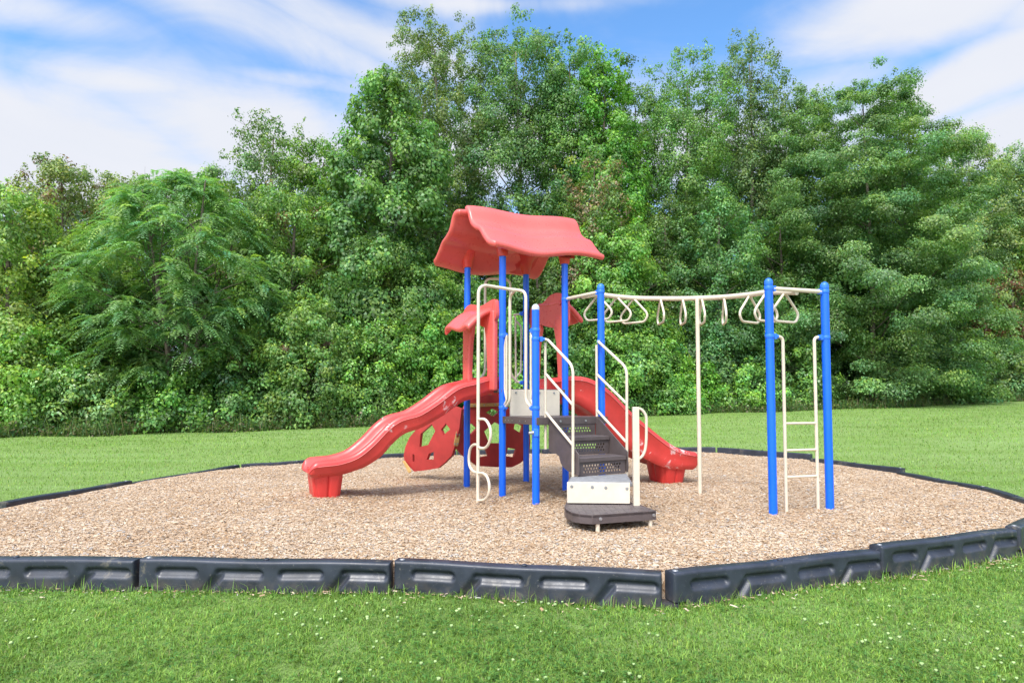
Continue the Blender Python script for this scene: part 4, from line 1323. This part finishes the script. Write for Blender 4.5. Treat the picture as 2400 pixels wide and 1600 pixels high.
def frond_tree(name, label, cat, px, top, hw, Y, base, seed, nfr=1500):
    """tree with long drooping feather-shaped leaves in layered sprays"""
    r = np.random.default_rng(seed)
    X = (px - 1200) / F_PX * Y; gz = float(lawn_z(X, Y)); zt = at(px, top, Y).z; H = zt - gz; Rm = hw * Y / F_PX
    root = empty(name, (X, Y, gz)); tag(root, label, cat)
    nt = 250
    h = r.random(nt) ** .8; ph = r.random(nt) * 2 * math.pi
    prof = np.interp(h, [0, .2, .45, .7, .88, 1], [.60, .92, 1.0, .86, .58, .12])
    q = r.random(nt) ** .30
    T = np.stack([Rm * prof * q * np.cos(ph), Rm * prof * q * np.sin(ph), H * (.16 + .80 * h)], 1)
    kf = nfr // nt
    idx = np.repeat(np.arange(nt), kf); n = len(idx)
    az = r.random(n) * 2 * math.pi
    azo = np.arctan2(T[idx, 1], T[idx, 0]); m = r.random(n) < .6
    az = np.where(m, azo + r.normal(0, .8, n), az)
    el = r.normal(.25, .28, n); Ln = r.uniform(.50, .85, n)
    np_ = 11
    ts = np.linspace(.12, 1, np_)
    hd = np.stack([np.cos(az), np.sin(az), np.zeros(n)], 1); sd = np.stack([-np.sin(az), np.cos(az), np.zeros(n)], 1)
    Ps, Ns, Ds, ls, ws, cs = [], [], [], [], [], []
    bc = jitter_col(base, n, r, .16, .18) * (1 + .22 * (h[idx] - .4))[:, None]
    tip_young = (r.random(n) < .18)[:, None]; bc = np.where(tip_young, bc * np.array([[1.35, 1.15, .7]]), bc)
    org = T[idx] + r.normal(0, .10, (n, 3))
    for t in ts:
        p = org + hd * (Ln * t * np.cos(el))[:, None] + np.array([[0, 0, 1]]) * (Ln * (t * np.sin(el) - .62 * t * t))[:, None]
        sl = np.tan(el) - 1.24 * t
        ax = norm(hd + np.array([[0, 0, 1]]) * sl[:, None] * .8)
        for sg in (-1, 1):
            if t == 1 and sg > 0: continue
            d = norm(sd * sg * (1.0 if t < 1 else 0) + ax * (.55 if t < 1 else 1) + np.array([[0, 0, -.28]]))
            l = .155 * (1 - .55 * abs(t - .5)) * r.uniform(.85, 1.15, n)
            Ps.append(p + d * (l * .5)[:, None]); Ds.append(d)
            nn = norm(np.cross(ax, sd) * 1.0 + r.normal(0, .18, (n, 3))); nn = np.where(nn[:, 2:3] < 0, -nn, nn)
            Ns.append(nn); ls.append(l); ws.append(l * .32); cs.append(bc * (1 + r.normal(0, .08, (n, 1))))
    V, Fc, c4 = leaf_quads(np.concatenate(Ps), np.concatenate(Ns), np.concatenate(Ds), np.concatenate(ls), np.concatenate(ws), np.clip(np.concatenate(cs), .004, .6), .06)
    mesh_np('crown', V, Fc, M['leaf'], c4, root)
    mb = MB()
    for k in range(5):
        a = k * 1.3 + .4; rr = Rm * .45
        e = Vector((math.cos(a) * rr, math.sin(a) * rr, H * (.72 + .05 * k)))
        mb.tube([Vector((math.cos(a) * .25, math.sin(a) * .25, -.1)), Vector((e.x * .35, e.y * .35, H * .35)), e], [.085, .06, .02], 7)
        for i in r.choice(nt, 22, replace=False):
            t = Vector(tuple(T[i])); f = min(.9, max(.2, t.z / H * .85))
            b = Vector((e.x * f, e.y * f, e.z * f))
            if (t - b).length < Rm * .9: mb.tube([b, (b + t) / 2 + Vector((0, 0, .12)), t], [.025, .016, .006], 4, caps=False)
    mb.build('trunk', M['bark'], root, local=(0, 0, 0))
    return root

RND = [.60, .88, 1.0, 1.0, .96, .84, .55]
DOME = [1.0, 1.0, 1.0, .98, .92, .80, .50]
TALL = [.60, .82, .95, 1.0, 1.0, .96, .90, .82, .62]
CONE = [1.0, 1.0, .98, .94, .88, .82, .72, .58, .34]
COLM = [.7, .9, 1.0, 1.0, 1.0, .96, .92, .84, .62]
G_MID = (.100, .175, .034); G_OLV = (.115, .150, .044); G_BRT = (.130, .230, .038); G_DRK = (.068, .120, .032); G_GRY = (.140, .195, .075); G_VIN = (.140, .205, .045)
gb, gt, gf, gs = 'shrubs along the lawn edge', 'tall trees behind the play area', 'trees at the back of the wood', 'low bushes at the foot of the trees'
# ---- skyline trees, left to right
tree('leafy_tree', 'dull olive bushy tree showing its crown above the vines at far left', 'tree', 130, 368, 130, 27.0, G_OLV, RND, 11, 400, .12, .70, low=.30, group=gt, accent=((.16, .10, .045), .22, lambda c, X, g, H, Rr: c[:, 2] > g), sprays=2.0)
tree('leafy_tree', 'small dark tree peeping over the bushes left of the feathery tree', 'tree', 300, 402, 95, 28.0, G_OLV, RND, 12, 400, .12, .65, low=.35, group=gt, sprays=2.0)
tree('leafy_tree', 'olive tree rising just behind the top of the feathery tree', 'tree', 470, 388, 95, 27.5, G_MID, RND, 13, 420, .12, .7, low=.3, group=gt)
tree('slender_tree', 'thin dark tree with a ragged pointed top, left of the broad sweetgum', 'tree', 628, 272, 105, 26.5, (.075, .125, .035), COLM, 14, 300, .115, .55, low=.25, group=gt, sprays=2.5, trunk_r=.10)
tree('leafy_tree', 'mid green tree filling the dip between the ragged thin tree and the sweetgum', 'tree', 745, 330, 80, 26.0, G_MID, COLM, 15, 430, .12, .6, low=.2, group=gt, sprays=1.5)
tree('sweetgum_tree', 'broad bright green sweetgum with star shaped leaves, left of the tallest trees', 'tree', 905, 172, 165, 25.5, (.080, .152, .040), [.75, .9, 1.0, 1.0, .96, .9, .78, .62, .35], 16, 400, .165, .85, low=.16, group=gt, spread=.8, sprays=1.2, trunk_r=.18)
tree('tall_tree', 'tall sparse olive tree with sky showing through its thin crown', 'tree', 1015, 52, 135, 31.0, (.095, .135, .045), COLM, 17, 330, .125, .60, low=.28, group=gt, sprays=2.4, limbs=1.4, bark='pale_bark', trunk_r=.16, hollow=.5)
tree('tall_tree', 'tallest grey green tree standing right above the red roof', 'tree', 1215, 60, 140, 30.5, (.075, .140, .046), TALL, 18, 360, .125, .72, low=.22, group=gt, sprays=2.0, limbs=1.3, bark='pale_bark', trunk_r=.18, hollow=.45)
tree('tall_tree', 'tall mid green tree with a knobbly sloping right shoulder, right of the tallest one', 'tree', 1345, 92, 105, 30.0, (.078, .152, .042), TALL, 19, 360, .125, .75, low=.2, group=gt, sprays=1.6, trunk_r=.16)
tree('maple_tree', 'bright green maple at the dip in the skyline right of the red roof', 'tree', 1425, 128, 90, 29.0, (.085, .185, .030), COLM, 20, 330, .15, .7, low=.25, group=gt, sprays=1.5)
tree('leafy_tree', 'dark tree low in the notch of the skyline', 'tree', 1492, 195, 70, 33.0, G_DRK, COLM, 21, 300, .13, .62, low=.2, group=gt, sprays=2.2)
tree('tall_tree', 'tall green tree with twin tops right of the skyline notch', 'tree', 1615, 130, 120, 31.0, (.085, .158, .042), TALL, 22, 340, .12, .75, low=.2, group=gt, sprays=1.8, limbs=1.3, hollow=.42)
tree('tall_tree', 'tall thin dark tree with a see-through pointed top above the overhead ladder', 'tree', 1768, 90, 95, 33.0, (.080, .125, .045), COLM, 23, 240, .125, .58, low=.28, group=gt, sprays=2.4, limbs=1.4, bark='pale_bark', hollow=.5)
tree('tall_tree', 'grey green tree between the see-through tree and the wide oak', 'tree', 1885, 190, 95, 32.0, (.088, .150, .050), TALL, 24, 330, .12, .7, low=.22, group=gt, sprays=1.6)
tree('oak_tree', 'wide dense oak with layered drooping branches down to the lawn, behind the blue ladder posts', 'tree', 2045, 182, 265, 29.5, (.086, .150, .048), [.86, .98, 1.0, .99, .95, .90,   .84, .75, .64, .45], 25, 680, .105, .95, flat=.30, low=.03, group=gt, sprays=.15, spread=.5, upw=.6, tip=.35, trunk_r=.12, hollow=.55, limbs=.7)
tree('oak_tree', 'slim oak with a stepped right side, just right of the wide layered oak', 'tree', 2135, 226, 115, 32.0, (.080, .158, .038), CONE, 26, 400, .11, .85, flat=.35, low=.1, group=gt, sprays=.3, upw=.6)
tree('pale_tree', 'pale grey green tree, second from the right edge, standing farther back', 'tree', 2290, 322, 105, 37.0, G_GRY, RND, 27, 330, .13, .75, low=.12, group=gt, sprays=1.6)
tree('pale_tree', 'pale grey green tree cut off by the right edge of the photo', 'tree', 2405, 348, 95, 37.5, (.13, .195, .085), RND, 28, 340, .13, .8, low=.1, group=gt, sprays=1.4)
# ---- middle layer
tree('vine_mound', 'yellow green vine covered thicket at the left edge', 'shrub', 10, 430, 165, 20.5, (.135, .205, .050), DOME, 31, 620, .115, .62, low=.0, group=gb, tip=.4, accent=((.24, .17, .085), .10, lambda c, X, g, H, Rr: c[:, 2] > g + H * .5))
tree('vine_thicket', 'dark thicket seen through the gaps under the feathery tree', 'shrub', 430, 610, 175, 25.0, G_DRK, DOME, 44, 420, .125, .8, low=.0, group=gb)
frond_tree('feathery_tree', 'feathery bright green tree with long drooping compound leaves, left of the playground', 'tree', 420, 398, 238, 21.5, (.175, .33, .125), 32, 4250)
tree('vine_thicket', 'dark vine thicket behind and between the left edge vines and the feathery tree', 'shrub', 215, 520, 140, 23.0, G_MID, DOME, 33, 480, .12, .7, low=.0, group=gb)
tree('vine_thicket', 'vine thicket with pale flower tips right of the feathery tree', 'shrub', 680, 440, 150, 23.5, (.105, .180, .046), DOME, 34, 560, .11, .62, low=.0, group=gb, tip=.4, accent=((.25, .16, .09), .06, lambda c, X, g, H, Rr: c[:, 2] > g))
tree('vine_thicket', 'mounded vine thicket above the upper end of the left slide', 'shrub', 905, 560, 150, 24.5, (.10, .172, .046), DOME, 35, 540, .11, .65, low=.0, group=gb, tip=.35)
tree('vine_thicket', 'leafy thicket directly behind the blue tower posts', 'shrub', 1085, 620, 140, 26.0, (.085, .165, .036), DOME, 36, 480, .13, .7, low=.0, group=gb)
tree('vine_thicket', 'dark thicket behind the right half of the tower', 'shrub', 1260, 560, 120, 27.0, G_DRK, DOME, 37, 440, .125, .7, low=.0, group=gb)
tree('withered_tree', 'small tree with withered straw coloured leaves right of the red roof', 'tree', 1400, 352, 95, 26.5, (.10, .155, .050), RND, 38, 300, .125, .6, low=.30, accent=((.26, .185, .10), .45, lambda c, X, g, H, Rr: c[:, 2] > g + H * .45), sprays=1.8, trunk_r=.08)
tree('vine_thicket', 'yellow green thicket at the left end of the overhead ladder', 'shrub', 1440, 500, 120, 25.5, (.100, .185, .038), DOME, 39, 480, .13, .7, low=.0, group=gb, tip=.35)
tree('leafy_tree', 'blue green young tree behind the middle of the overhead ladder', 'tree', 1690, 440, 130, 28.0, (.072, .145, .048), [.7, .9, 1, .95, .85, .65, .3], 40, 430, .12, .75, low=.08, group=gt)
tree('leafy_tree', 'dark green tree half hidden behind the overhead ladder beam', 'tree', 1560, 470, 95, 29.0, G_DRK, TALL, 41, 300, .12, .65, low=.10, group=gt, limbs=1.4)
tree('leafy_tree', 'green tree between the overhead ladder and the wide oak', 'tree', 1835, 500, 100, 30.0, (.07, .14, .038), TALL, 42, 400, .12, .75, low=.08, group=gt)
tree('reddish_bush', 'bush with reddish brown leaves at the right edge of the lawn', 'shrub', 2380, 620, 95, 32.0, (.11, .165, .055), DOME, 43, 480, .12, .62, low=.0, accent=((.20, .085, .045), .45, lambda c, X, g, H, Rr: c[:, 2] > g + H * .25))
# ---- low front bushes
lb = [(75, 760, 120, 19.6, (.12, .215, .042), 'bright green vines at the bottom of the left edge'),
      (215, 840, 110, 19.9, (.115, .185, .055), 'pale low bush near the left edge, over bare twigs'),
      (395, 850, 120, 20.4, (.08, .165, .036), 'low dark bush under the feathery tree'),
      (560, 800, 115, 21.3, (.075, .15, .038), 'low bush with dark hollows right of the feathery tree'),
      (720, 700, 125, 21.9, (.105, .175, .048), 'rounded pale bush above the middle of the left slide'),
      (880, 740, 110, 22.9, (.090, .180, .036), 'green bush above the bend of the left slide'),
      (1000, 700, 95, 24.0, (.095, .195, .034), 'bright bush beside the far left tower post'),
      (1160, 720, 110, 25.2, (.085, .175, .036), 'bush seen through the rails of the tower'),
      (1330, 700, 110, 25.5, (.062, .13, .034), 'dark bush behind the right slide hood'),
      (1490, 720, 110, 25.8, (.082, .165, .040), 'mid green bush under the left end of the overhead ladder'),
      (1580, 830, 100, 26.2, (.10, .21, .036), 'bright low bush left of the overhead ladder support pole'),
      (1725, 850, 100, 27.0, (.105, .215, .040), 'bright low bush between the support pole and the blue ladder post'),
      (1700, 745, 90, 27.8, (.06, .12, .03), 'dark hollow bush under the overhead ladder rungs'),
      (1840, 800, 100, 28.2, (.075, .15, .035), 'green bush between the two blue ladder posts'),
      (2215, 770, 110, 30.0, (.085, .15, .045), 'drooping dark green bush at the right foot of the wide oak'),
      (2310, 800, 90, 31.5, (.080, .135, .045), 'low dark bush left of the reddish one at the right edge')]
for i, (px, top, hw, Y, c, l) in enumerate(lb):
    tree('bush', l, 'bush', px, top, hw, Y, c, DOME, 60 + i, 560, .115 if Y < 24 else .125, .52, low=.0, trunk_r=.05, group=gs, tip=.4, limbs=.5, hollow=.3, mat='gloss_leaf' if i % 2 else 'leaf')
# ---- back row that closes the wood
bk = [(-60, 470, 150), (210, 470, 150), (560, 430, 150), (800, 420, 140), (1060, 500, 150), (1300, 470, 150), (1530, 470, 130), (1720, 330, 140), (1900, 340, 140), (2080, 380, 150), (2240, 430, 150), (2440, 460, 140)]
bl = ['dark background tree beyond the left edge vines', 'dark background tree behind the far left crowns', 'dark background tree behind the feathery tree', 'dark background tree behind the sweetgum', 'dark background tree behind the sparse tall tree',
      'dark background tree behind the tallest tree', 'dark background tree seen in the skyline notch', 'dark background tree behind the see-through tree', 'dark background tree left of the wide oak', 'dark background tree behind the wide oak', 'dark background tree behind the stepped oak', 'dark background tree beyond the right edge of the lawn']
for i, ((px, top, hw), l) in enumerate(zip(bk, bl)):
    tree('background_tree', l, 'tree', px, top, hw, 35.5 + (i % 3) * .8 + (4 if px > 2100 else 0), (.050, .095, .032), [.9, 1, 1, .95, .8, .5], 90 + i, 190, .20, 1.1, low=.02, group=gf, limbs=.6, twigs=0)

# ---- rough growth where the lawn meets the wood
def undergrowth():
    r = np.random.default_rng(5)
    n = 34000
    px = r.uniform(-120, 2520, n)
    Ye = np.interp(px, [-120, 0, 700, 1300, 1700, 2050, 2400], [18.9, 19.0, 21.3, 25.0, 26.3, 27.4, 31.0]) + .25 * np.sin(px * .02) + r.exponential(.45, n) - 1.30
    X = (px - 1200) / F_PX * Ye
    P = np.stack([X, Ye, lawn_z(X, Ye)], 1)
    hgt = r.gamma(3, .075, n) * np.where(px < 1000, 1.2, 1.0) * (.35 + 1.3 * fbm(px * .03, px * .011, 1.0))
    leafm = r.random(n) < .55
    P[:, 2] += np.where(leafm, hgt * r.random(n), hgt * .5)
    up = np.where(leafm[:, None], r.normal(0, .5, (n, 3)) + np.array([[0, -.25, .8]]), norm(r.normal(0, 1, (n, 3)) * np.array([[1, 1, .1]])))
    D = np.where(leafm[:, None], r.normal(0, 1, (n, 3)), r.normal(0, .25, (n, 3)) + np.array([[0, 0, 1]]))
    ln = np.where(leafm, r.uniform(.06, .13, n), hgt); wd = np.where(leafm, ln * .65, .018)
    col = jitter_col((.095, .175, .040), n, r, .25, .35)
    dry = (r.random(n) < .18)[:, None]; col = np.where(dry, jitter_col((.24, .20, .11), n, r, .2, .1), col)
    V, Fc, c4 = leaf_quads(P, norm(up), D, ln, wd, col)
    tag(mesh_np('undergrowth', V, Fc, M['leaf'], c4), 'rough weeds and grass where the lawn meets the trees', None, None, 'stuff')
undergrowth()

for i, (px, top, hw, Y, l) in enumerate(((-250, 420, 190, 21.5, 'leafy tree just outside the left edge of the photo'), (-560, 380, 220, 21.5, 'leafy tree well outside the left edge of the photo'), (-900, 400, 230, 21.0, 'leafy tree farthest outside the left edge of the photo'),
                                      (2580, 380, 150, 34.0, 'leafy tree just outside the right edge of the photo'), (2820, 420, 160, 34.0, 'leafy tree well outside the right edge of the photo'), (3080, 430, 170, 33.0, 'leafy tree farthest outside the right edge of the photo'))):
    tree('leafy_tree', l, 'tree', px, top, hw, Y, G_MID, [.95, 1, 1, .97, .9, .78, .5], 130 + i, 300, .16, 1.0, low=.02, group=gf, limbs=.6, twigs=0)
# ------------------------------------------------------------------ grass
def grass():
    r = np.random.default_rng(21)
    def blades(x, y, hgt, wd, col, lean=.45):
        n = len(x)
        az = r.random(n) * 2 * math.pi; d = np.stack([np.cos(az), np.sin(az), np.zeros(n)], 1); s = np.stack([-d[:, 1], d[:, 0], d[:, 2]], 1)
        b = np.abs(r.normal(0, lean, n)) + .1
        P = np.stack([x, y, lawn_z(x, y) - .004], 1)
        z = np.array([[0, 0, 1.]])
        h, w = hgt[:, None], wd[:, None]; bb = b[:, None]
        m = P + z * h * .55 + d * h * bb * .28; t = P + z * h * (1 - .25 * np.minimum(bb, 1.5)) + d * h * bb * .95
        V = np.stack([P - s * w * .5, P + s * w * .5, m - s * w * .42, m + s * w * .42, t], 1)
        bi = np.arange(n)[:, None] * 5
        Fc = np.concatenate([bi + np.array([[0, 1, 3]]), bi + np.array([[0, 3, 2]]), bi + np.array([[2, 3, 4]])])
        return V.reshape(-1, 3), Fc, np.repeat(col, 5, 0)
    parts = []
    def add(x, y, hg, wd, c, lean=.45): parts.append(blades(x, y, hg, wd, c, lean))
    def colour(x, y, n):
        g = fbm(x, y, .9); g2 = fbm(x + 40, y + 7, .22)
        c = jitter_col((.198, .338, .062), n, r, .26, .17)
        c = c * (0.78 + .45 * g[:, None]) * (0.85 + .3 * g2[:, None])
        dry = (r.random(n) < .035)[:, None]
        return np.clip(np.where(dry, jitter_col((.24, .23, .10), n, r, .2, .1), c), .004, .5)
    # foreground
    n = 360000
    y = 2.75 + 3.7 * r.random(n) ** 1.6; x = (r.random(n) * 2 - 1) * (y * 1.02 + .6)
    k = ring_d(x, y) > 1.0 + .055 / 4; x, y = x[k], y[k]; n = len(x)
    tuft = fbm(x, y, 5.0)
    tuft = .5 * tuft + .5 * fbm(x + 5, y + 9, 14.0); hg = (.012 + .032 * r.random(n)) * (.05 + 1.9 * np.clip(tuft - .06, .05, 1)); wd = r.uniform(.0030, .0066, n)
    add(x, y, hg, wd, colour(x, y, n), 1.0)
    # along the front of the timbers: longer unmown blades
    xs, ys = [], []
    for a, b in ring[:7] + ring[16:]:
        m = 420
        t = r.random(m) + r.normal(0, .01, m); d = Vector((b.x - a.x, b.y - a.y, 0)).normalized()
        o_ = .125 + np.abs(r.normal(0, .03, m))
        xs.append(a.x + (b.x - a.x) * t + d.y * o_); ys.append(a.y + (b.y - a.y) * t - d.x * o_)
        m2 = 55
        t = np.where(r.random(m2) < .6, r.normal(.02, .03, m2), r.random(m2))
        xs.append(a.x + (b.x - a.x) * t + d.y * (.12 + .04 * r.random(m2))); ys.append(a.y + (b.y - a.y) * t - d.x * (.12 + .04 * r.random(m2)))
    x, y = np.concatenate(xs), np.concatenate(ys); n = len(x)
    add(x, y, r.gamma(2.6, .016, n) + .015, r.uniform(.003, .006, n), colour(x, y, n), .55)
    # middle and far lawn
    n = 200000
    y = 4.6 + 23 * r.random(n) ** 1.35; x = (r.random(n) * 2 - 1) * (y * 1.15 + 1.5)
    k = (ring_d(x, y) > 1.03); x, y = x[k], y[k]; n = len(x)
    sc = np.clip(y / 7, 1, 2.6)
    add(x, y, (.018 + .028 * r.random(n)) * (.8 + .35 * sc), r.uniform(.003, .006, n) * sc, colour(x, y, n), .7)
    V = np.concatenate([p[0] for p in parts]); c = np.concatenate([p[2] for p in parts])
    off = 0; Fs = []
    for p in parts: Fs.append(p[1] + off); off += len(p[0])
    tag(mesh_np('grass', V, np.concatenate(Fs), M['grass'], c), 'short green grass blades of the lawn', None, None, 'stuff')
    # clover leaves
    n = 16000
    y = 2.8 + 3.2 * r.random(n) ** 1.5; x = (r.random(n) * 2 - 1) * (y * .95 + .3)
    k = (ring_d(x, y) > 1.03) & (fbm(x + 11, y, 1.6) + r.normal(0, .08, n) > .52); x, y = x[k], y[k]; n = len(x)
    P = np.stack([x, y, lawn_z(x, y) + r.uniform(.018, .045, n)], 1)
    Ps, Ds = [], []
    for a in range(3):
        an = r.random(n) * .5 + a * 2.094
        d = np.stack([np.cos(an), np.sin(an), r.normal(.1, .2, n)], 1); Ps.append(P + d * .008); Ds.append(d)
    n3 = n * 3
    V, Fc, c4 = leaf_quads(np.concatenate(Ps), norm(r.normal(0, .25, (n3, 3)) + np.array([[0, 0, 1.]])), np.concatenate(Ds), r.uniform(.012, .019, n3), r.uniform(.011, .016, n3), jitter_col((.085, .19, .035), n3, r, .18, .15))
    tag(mesh_np('clover_leaves', V, Fc, M['grass'], c4), 'clover leaves among the grass in the foreground', None, None, 'stuff')
    # clover blooms
    n = 1300
    y = 2.8 + 3.3 * r.random(n) ** 1.2; x = (r.random(n) * 2 - 1) * (y * .95 + .3)
    k = (ring_d(x, y) > 1.04) & (fbm(x + 3, y + 8, 1.1) + r.normal(0, .05, n) > .585); x, y = x[k], y[k]
    n2 = 600
    y2 = 5.5 + 16 * r.random(n2) ** 1.3; x2 = (r.random(n2) * 2 - 1) * (y2 * .85)
    k = (ring_d(x2, y2) > 1.04) & (fbm(x2, y2 + 4, .5) > .48); x, y = np.concatenate([x, x2[k]]), np.concatenate([y, y2[k]]); n = len(x)
    bm = bmesh.new(); bmesh.ops.create_icosphere(bm, subdivisions=2, radius=1); sv = np.array([v.co[:] for v in bm.verts]); sf = np.array([[v.index for v in f.verts] for f in bm.faces]); bm.free()
    sv = sv * (1 + .22 * r.normal(0, 1, (len(sv), 1)))
    rad = r.uniform(.0065, .0115, n)
    P = np.stack([x, y, lawn_z(x, y) + r.uniform(.028, .055, n)], 1)
    V = (P[:, None, :] + sv[None] * rad[:, None, None] * np.array([[[1, 1, .85]]])).reshape(-1, 3)
    Fc = (np.arange(n)[:, None, None] * len(sv) + sf[None]).reshape(-1, 3)
    c = np.array([[.32, .44, .18]]) * (1 + r.normal(0, .12, (n, 1)))
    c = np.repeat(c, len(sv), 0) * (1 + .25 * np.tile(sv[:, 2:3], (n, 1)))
    tag(mesh_np('clover_blooms', V, Fc, M['flower'], np.clip(c, 0, .8)), 'small white clover heads dotted over the lawn', None, None, 'stuff')
grass()

# ------------------------------------------------------------------ light and sky
SUN_EL, SUN_AZ = R(52), math.atan2(-.38, -.90)
sun = bpy.data.lights.new('sun', 'SUN'); sun.energy = 1.3; sun.angle = R(14); sun.color = (1.0, .96, .90)
so = bpy.data.objects.new('sun', sun); COL.objects.link(so)
sdir = Vector((math.sin(SUN_AZ) * math.cos(SUN_EL), math.cos(SUN_AZ) * math.cos(SUN_EL), math.sin(SUN_EL)))
so.rotation_euler = sdir.to_track_quat('Z', 'Y').to_euler()
so.location = sdir * 60
w = bpy.data.worlds.new('World'); C.world = w; w.use_nodes = True
nt = w.node_tree; nt.nodes.clear()
wo = nt.nodes.new('ShaderNodeOutputWorld'); bg = nt.nodes.new('ShaderNodeBackground')
sky = nt.nodes.new('ShaderNodeTexSky'); sky.sky_type = 'NISHITA'; sky.sun_disc = False
sky.sun_elevation = SUN_EL; sky.sun_rotation = SUN_AZ % (2 * math.pi); sky.air_density = 1.0; sky.dust_density = .6; sky.ozone_density = 2.0
tc = nt.nodes.new('ShaderNodeTexCoord')
sx = nt.nodes.new('ShaderNodeSeparateXYZ'); L(nt, tc.outputs['Generated'], sx.inputs[0])
def mth(op, a, b=None, c=None, clampv=False):
    n = nt.nodes.new('ShaderNodeMath'); n.operation = op; n.use_clamp = clampv
    for i, v in enumerate((a, b, c)):
        if v is None: continue
        if hasattr(v, 'is_output'): L(nt, v, n.inputs[i])
        else: n.inputs[i].default_value = v
    return n.outputs[0]
# direction as azimuth (0 ahead, + right) and elevation, in radians
azm = mth('ARCTAN2', sx.outputs[0], sx.outputs[1]); elv = mth('ARCSINE', sx.outputs[2])
cx_ = nt.nodes.new('ShaderNodeCombineXYZ'); L(nt, azm, cx_.inputs[0]); L(nt, elv, cx_.inputs[1])
def mapped(rot, sc):
    mp = nt.nodes.new('ShaderNodeMapping'); L(nt, cx_.outputs[0], mp.inputs['Vector']); mp.inputs['Rotation'].default_value = (0, 0, rot); mp.inputs['Scale'].default_value = sc
    return mp.outputs[0]
warp = noise(nt, 3.0, 4, .6, vec=mapped(0, (1, 1, 1)))
streak = noise(nt, 1.0, 7, .62, vec=mapped(R(9), (3.2, 11, 1)), dist=.9)
soft = noise(nt, 1.0, 5, .55, vec=mapped(R(8), (3.0, 5.5, 1)), dist=1.2)
def blob(a0, e0, ra, re, rot, amp):
    """a soft bank of cloud centred at (azimuth, elevation)"""
    da = mth('SUBTRACT', azm, a0); de = mth('SUBTRACT', elv, e0)
    c, s = math.cos(rot), math.sin(rot)
    p = mth('ADD', mth('MULTIPLY', da, c / ra), mth('MULTIPLY', de, s / ra)); q = mth('SUBTRACT', mth('MULTIPLY', de, c / re), mth('MULTIPLY', da, s / re))
    d2 = mth('ADD', mth('MULTIPLY', p, p), mth('MULTIPLY', q, q))
    return mth('MULTIPLY', mth('POWER', 2.718, mth('MULTIPLY', d2, -1.0)), amp)
def azel(px, py):
    d = ray(px, py).normalized(); return math.atan2(d.x, d.y), math.asin(d.z)
blobs = []
for (px, py, rx, ry, rot, amp) in ((100, 350, 480, 170, 0, 1.1), (640, 330, 380, 150, -.05, .95), (560, 40, 460, 80, -.17, .62), (880, 90, 340, 55, -.22, .72), (60, 20, 300, 60, .1, .62), (330, 200, 420, 55, .05, .62),
                                   (700, 190, 260, 30, .03, .55), (1150, 12, 420, 26, 0, .50), (2130, 45, 330, 90, -.06, 1.05), (2310, 165, 400, 80, .20, 1.1), (2380, 310, 330, 95, .10, 1.0), (2420, 40, 150, 110, 0, .6), (1180, 340, 480, 120, 0, .8), (1680, 350, 420, 120, 0, .8), (1500, 230, 330, 75, 0, .40), (1950, 190, 260, 50, .1, .55)):
    a, e = azel(px, py); a2, _ = azel(px + rx, py); _, e2 = azel(px, py - ry)
    blobs.append(blob(a, e, abs(a2 - a), abs(e2 - e), rot, amp))
tot = blobs[0]
for b in blobs[1:]: tot = mth('MAXIMUM', tot, b)
# low haze brightens the horizon all round; broken cloud elsewhere in the sky (it lights the place too)
hz = mth('POWER', 2.718, mth('MULTIPLY', mth('MAXIMUM', elv, 0.0), -5.5))
bh = nt.nodes.new('ShaderNodeMapRange'); bh.interpolation_type = 'SMOOTHSTEP'; L(nt, mth('ABSOLUTE', azm), bh.inputs[0]); bh.inputs[1].default_value = .8; bh.inputs[2].default_value = 1.7; bh.inputs[3].default_value = 0; bh.inputs[4].default_value = .30
behind = bh.outputs[0]
high = mth('MULTIPLY', mth('SUBTRACT', elv, .62, clampv=True), 1.2)
nz = mth('ADD', mth('MULTIPLY', mth('SUBTRACT', streak.outputs['Fac'], .5), .55), mth('MULTIPLY', mth('SUBTRACT', soft.outputs['Fac'], .5), 1.25))
cov = mth('ADD', mth('ADD', mth('ADD', tot, .10), mth('MULTIPLY', hz, .95)), mth('ADD', behind, high))
mask = mth('ADD', mth('MULTIPLY', cov, 1.0), nz)
mr = nt.nodes.new('ShaderNodeMapRange'); mr.interpolation_type = 'SMOOTHSTEP'; L(nt, mask, mr.inputs[0]); mr.inputs[1].default_value = .06; mr.inputs[2].default_value = 1.05
skyc = mixc(nt, 1.0, sky.outputs[0], (0.70, 1.0, 1.20), 'MULTIPLY')
SKY_TINT = skyc.node
cloudv = mixc(nt, soft.outputs['Fac'], (3.05, 3.2, 3.6), (3.45, 3.52, 3.75))
dt = nt.nodes.new('ShaderNodeVectorMath'); dt.operation = 'DOT_PRODUCT'; L(nt, tc.outputs['Generated'], dt.inputs[0]); dt.inputs[1].default_value = tuple(sdir)
glow = mth('POWER', mth('MAXIMUM', dt.outputs['Value'], 0.0), 2.0)  # extra cloud brightness round the unseen sun, added as soft fill light
sc_ = nt.nodes.new('ShaderNodeVectorMath'); sc_.operation = 'SCALE'; L(nt, cloudv, sc_.inputs[0]); L(nt, mth('ADD', mth('MULTIPLY', glow, 3.2), 1.0), sc_.inputs['Scale'])
cc = mixc(nt, mth('MAXIMUM', mr.outputs[0], mth('MULTIPLY', glow, .85)), skyc, sc_.outputs[0])
L(nt, cc, bg.inputs[0]); bg.inputs[1].default_value = .085
L(nt, bg.outputs[0], wo.inputs[0])

C.view_settings.view_transform = 'Standard'; C.view_settings.look = 'None'; C.view_settings.gamma = 1; C.view_settings.exposure = 1.6
C.view_settings.use_curve_mapping = False
C.cycles.max_bounces = 8; C.cycles.transparent_max_bounces = 4; C.cycles.diffuse_bounces = 4; C.cycles.glossy_bounces = 3; C.cycles.transmission_bounces = 4
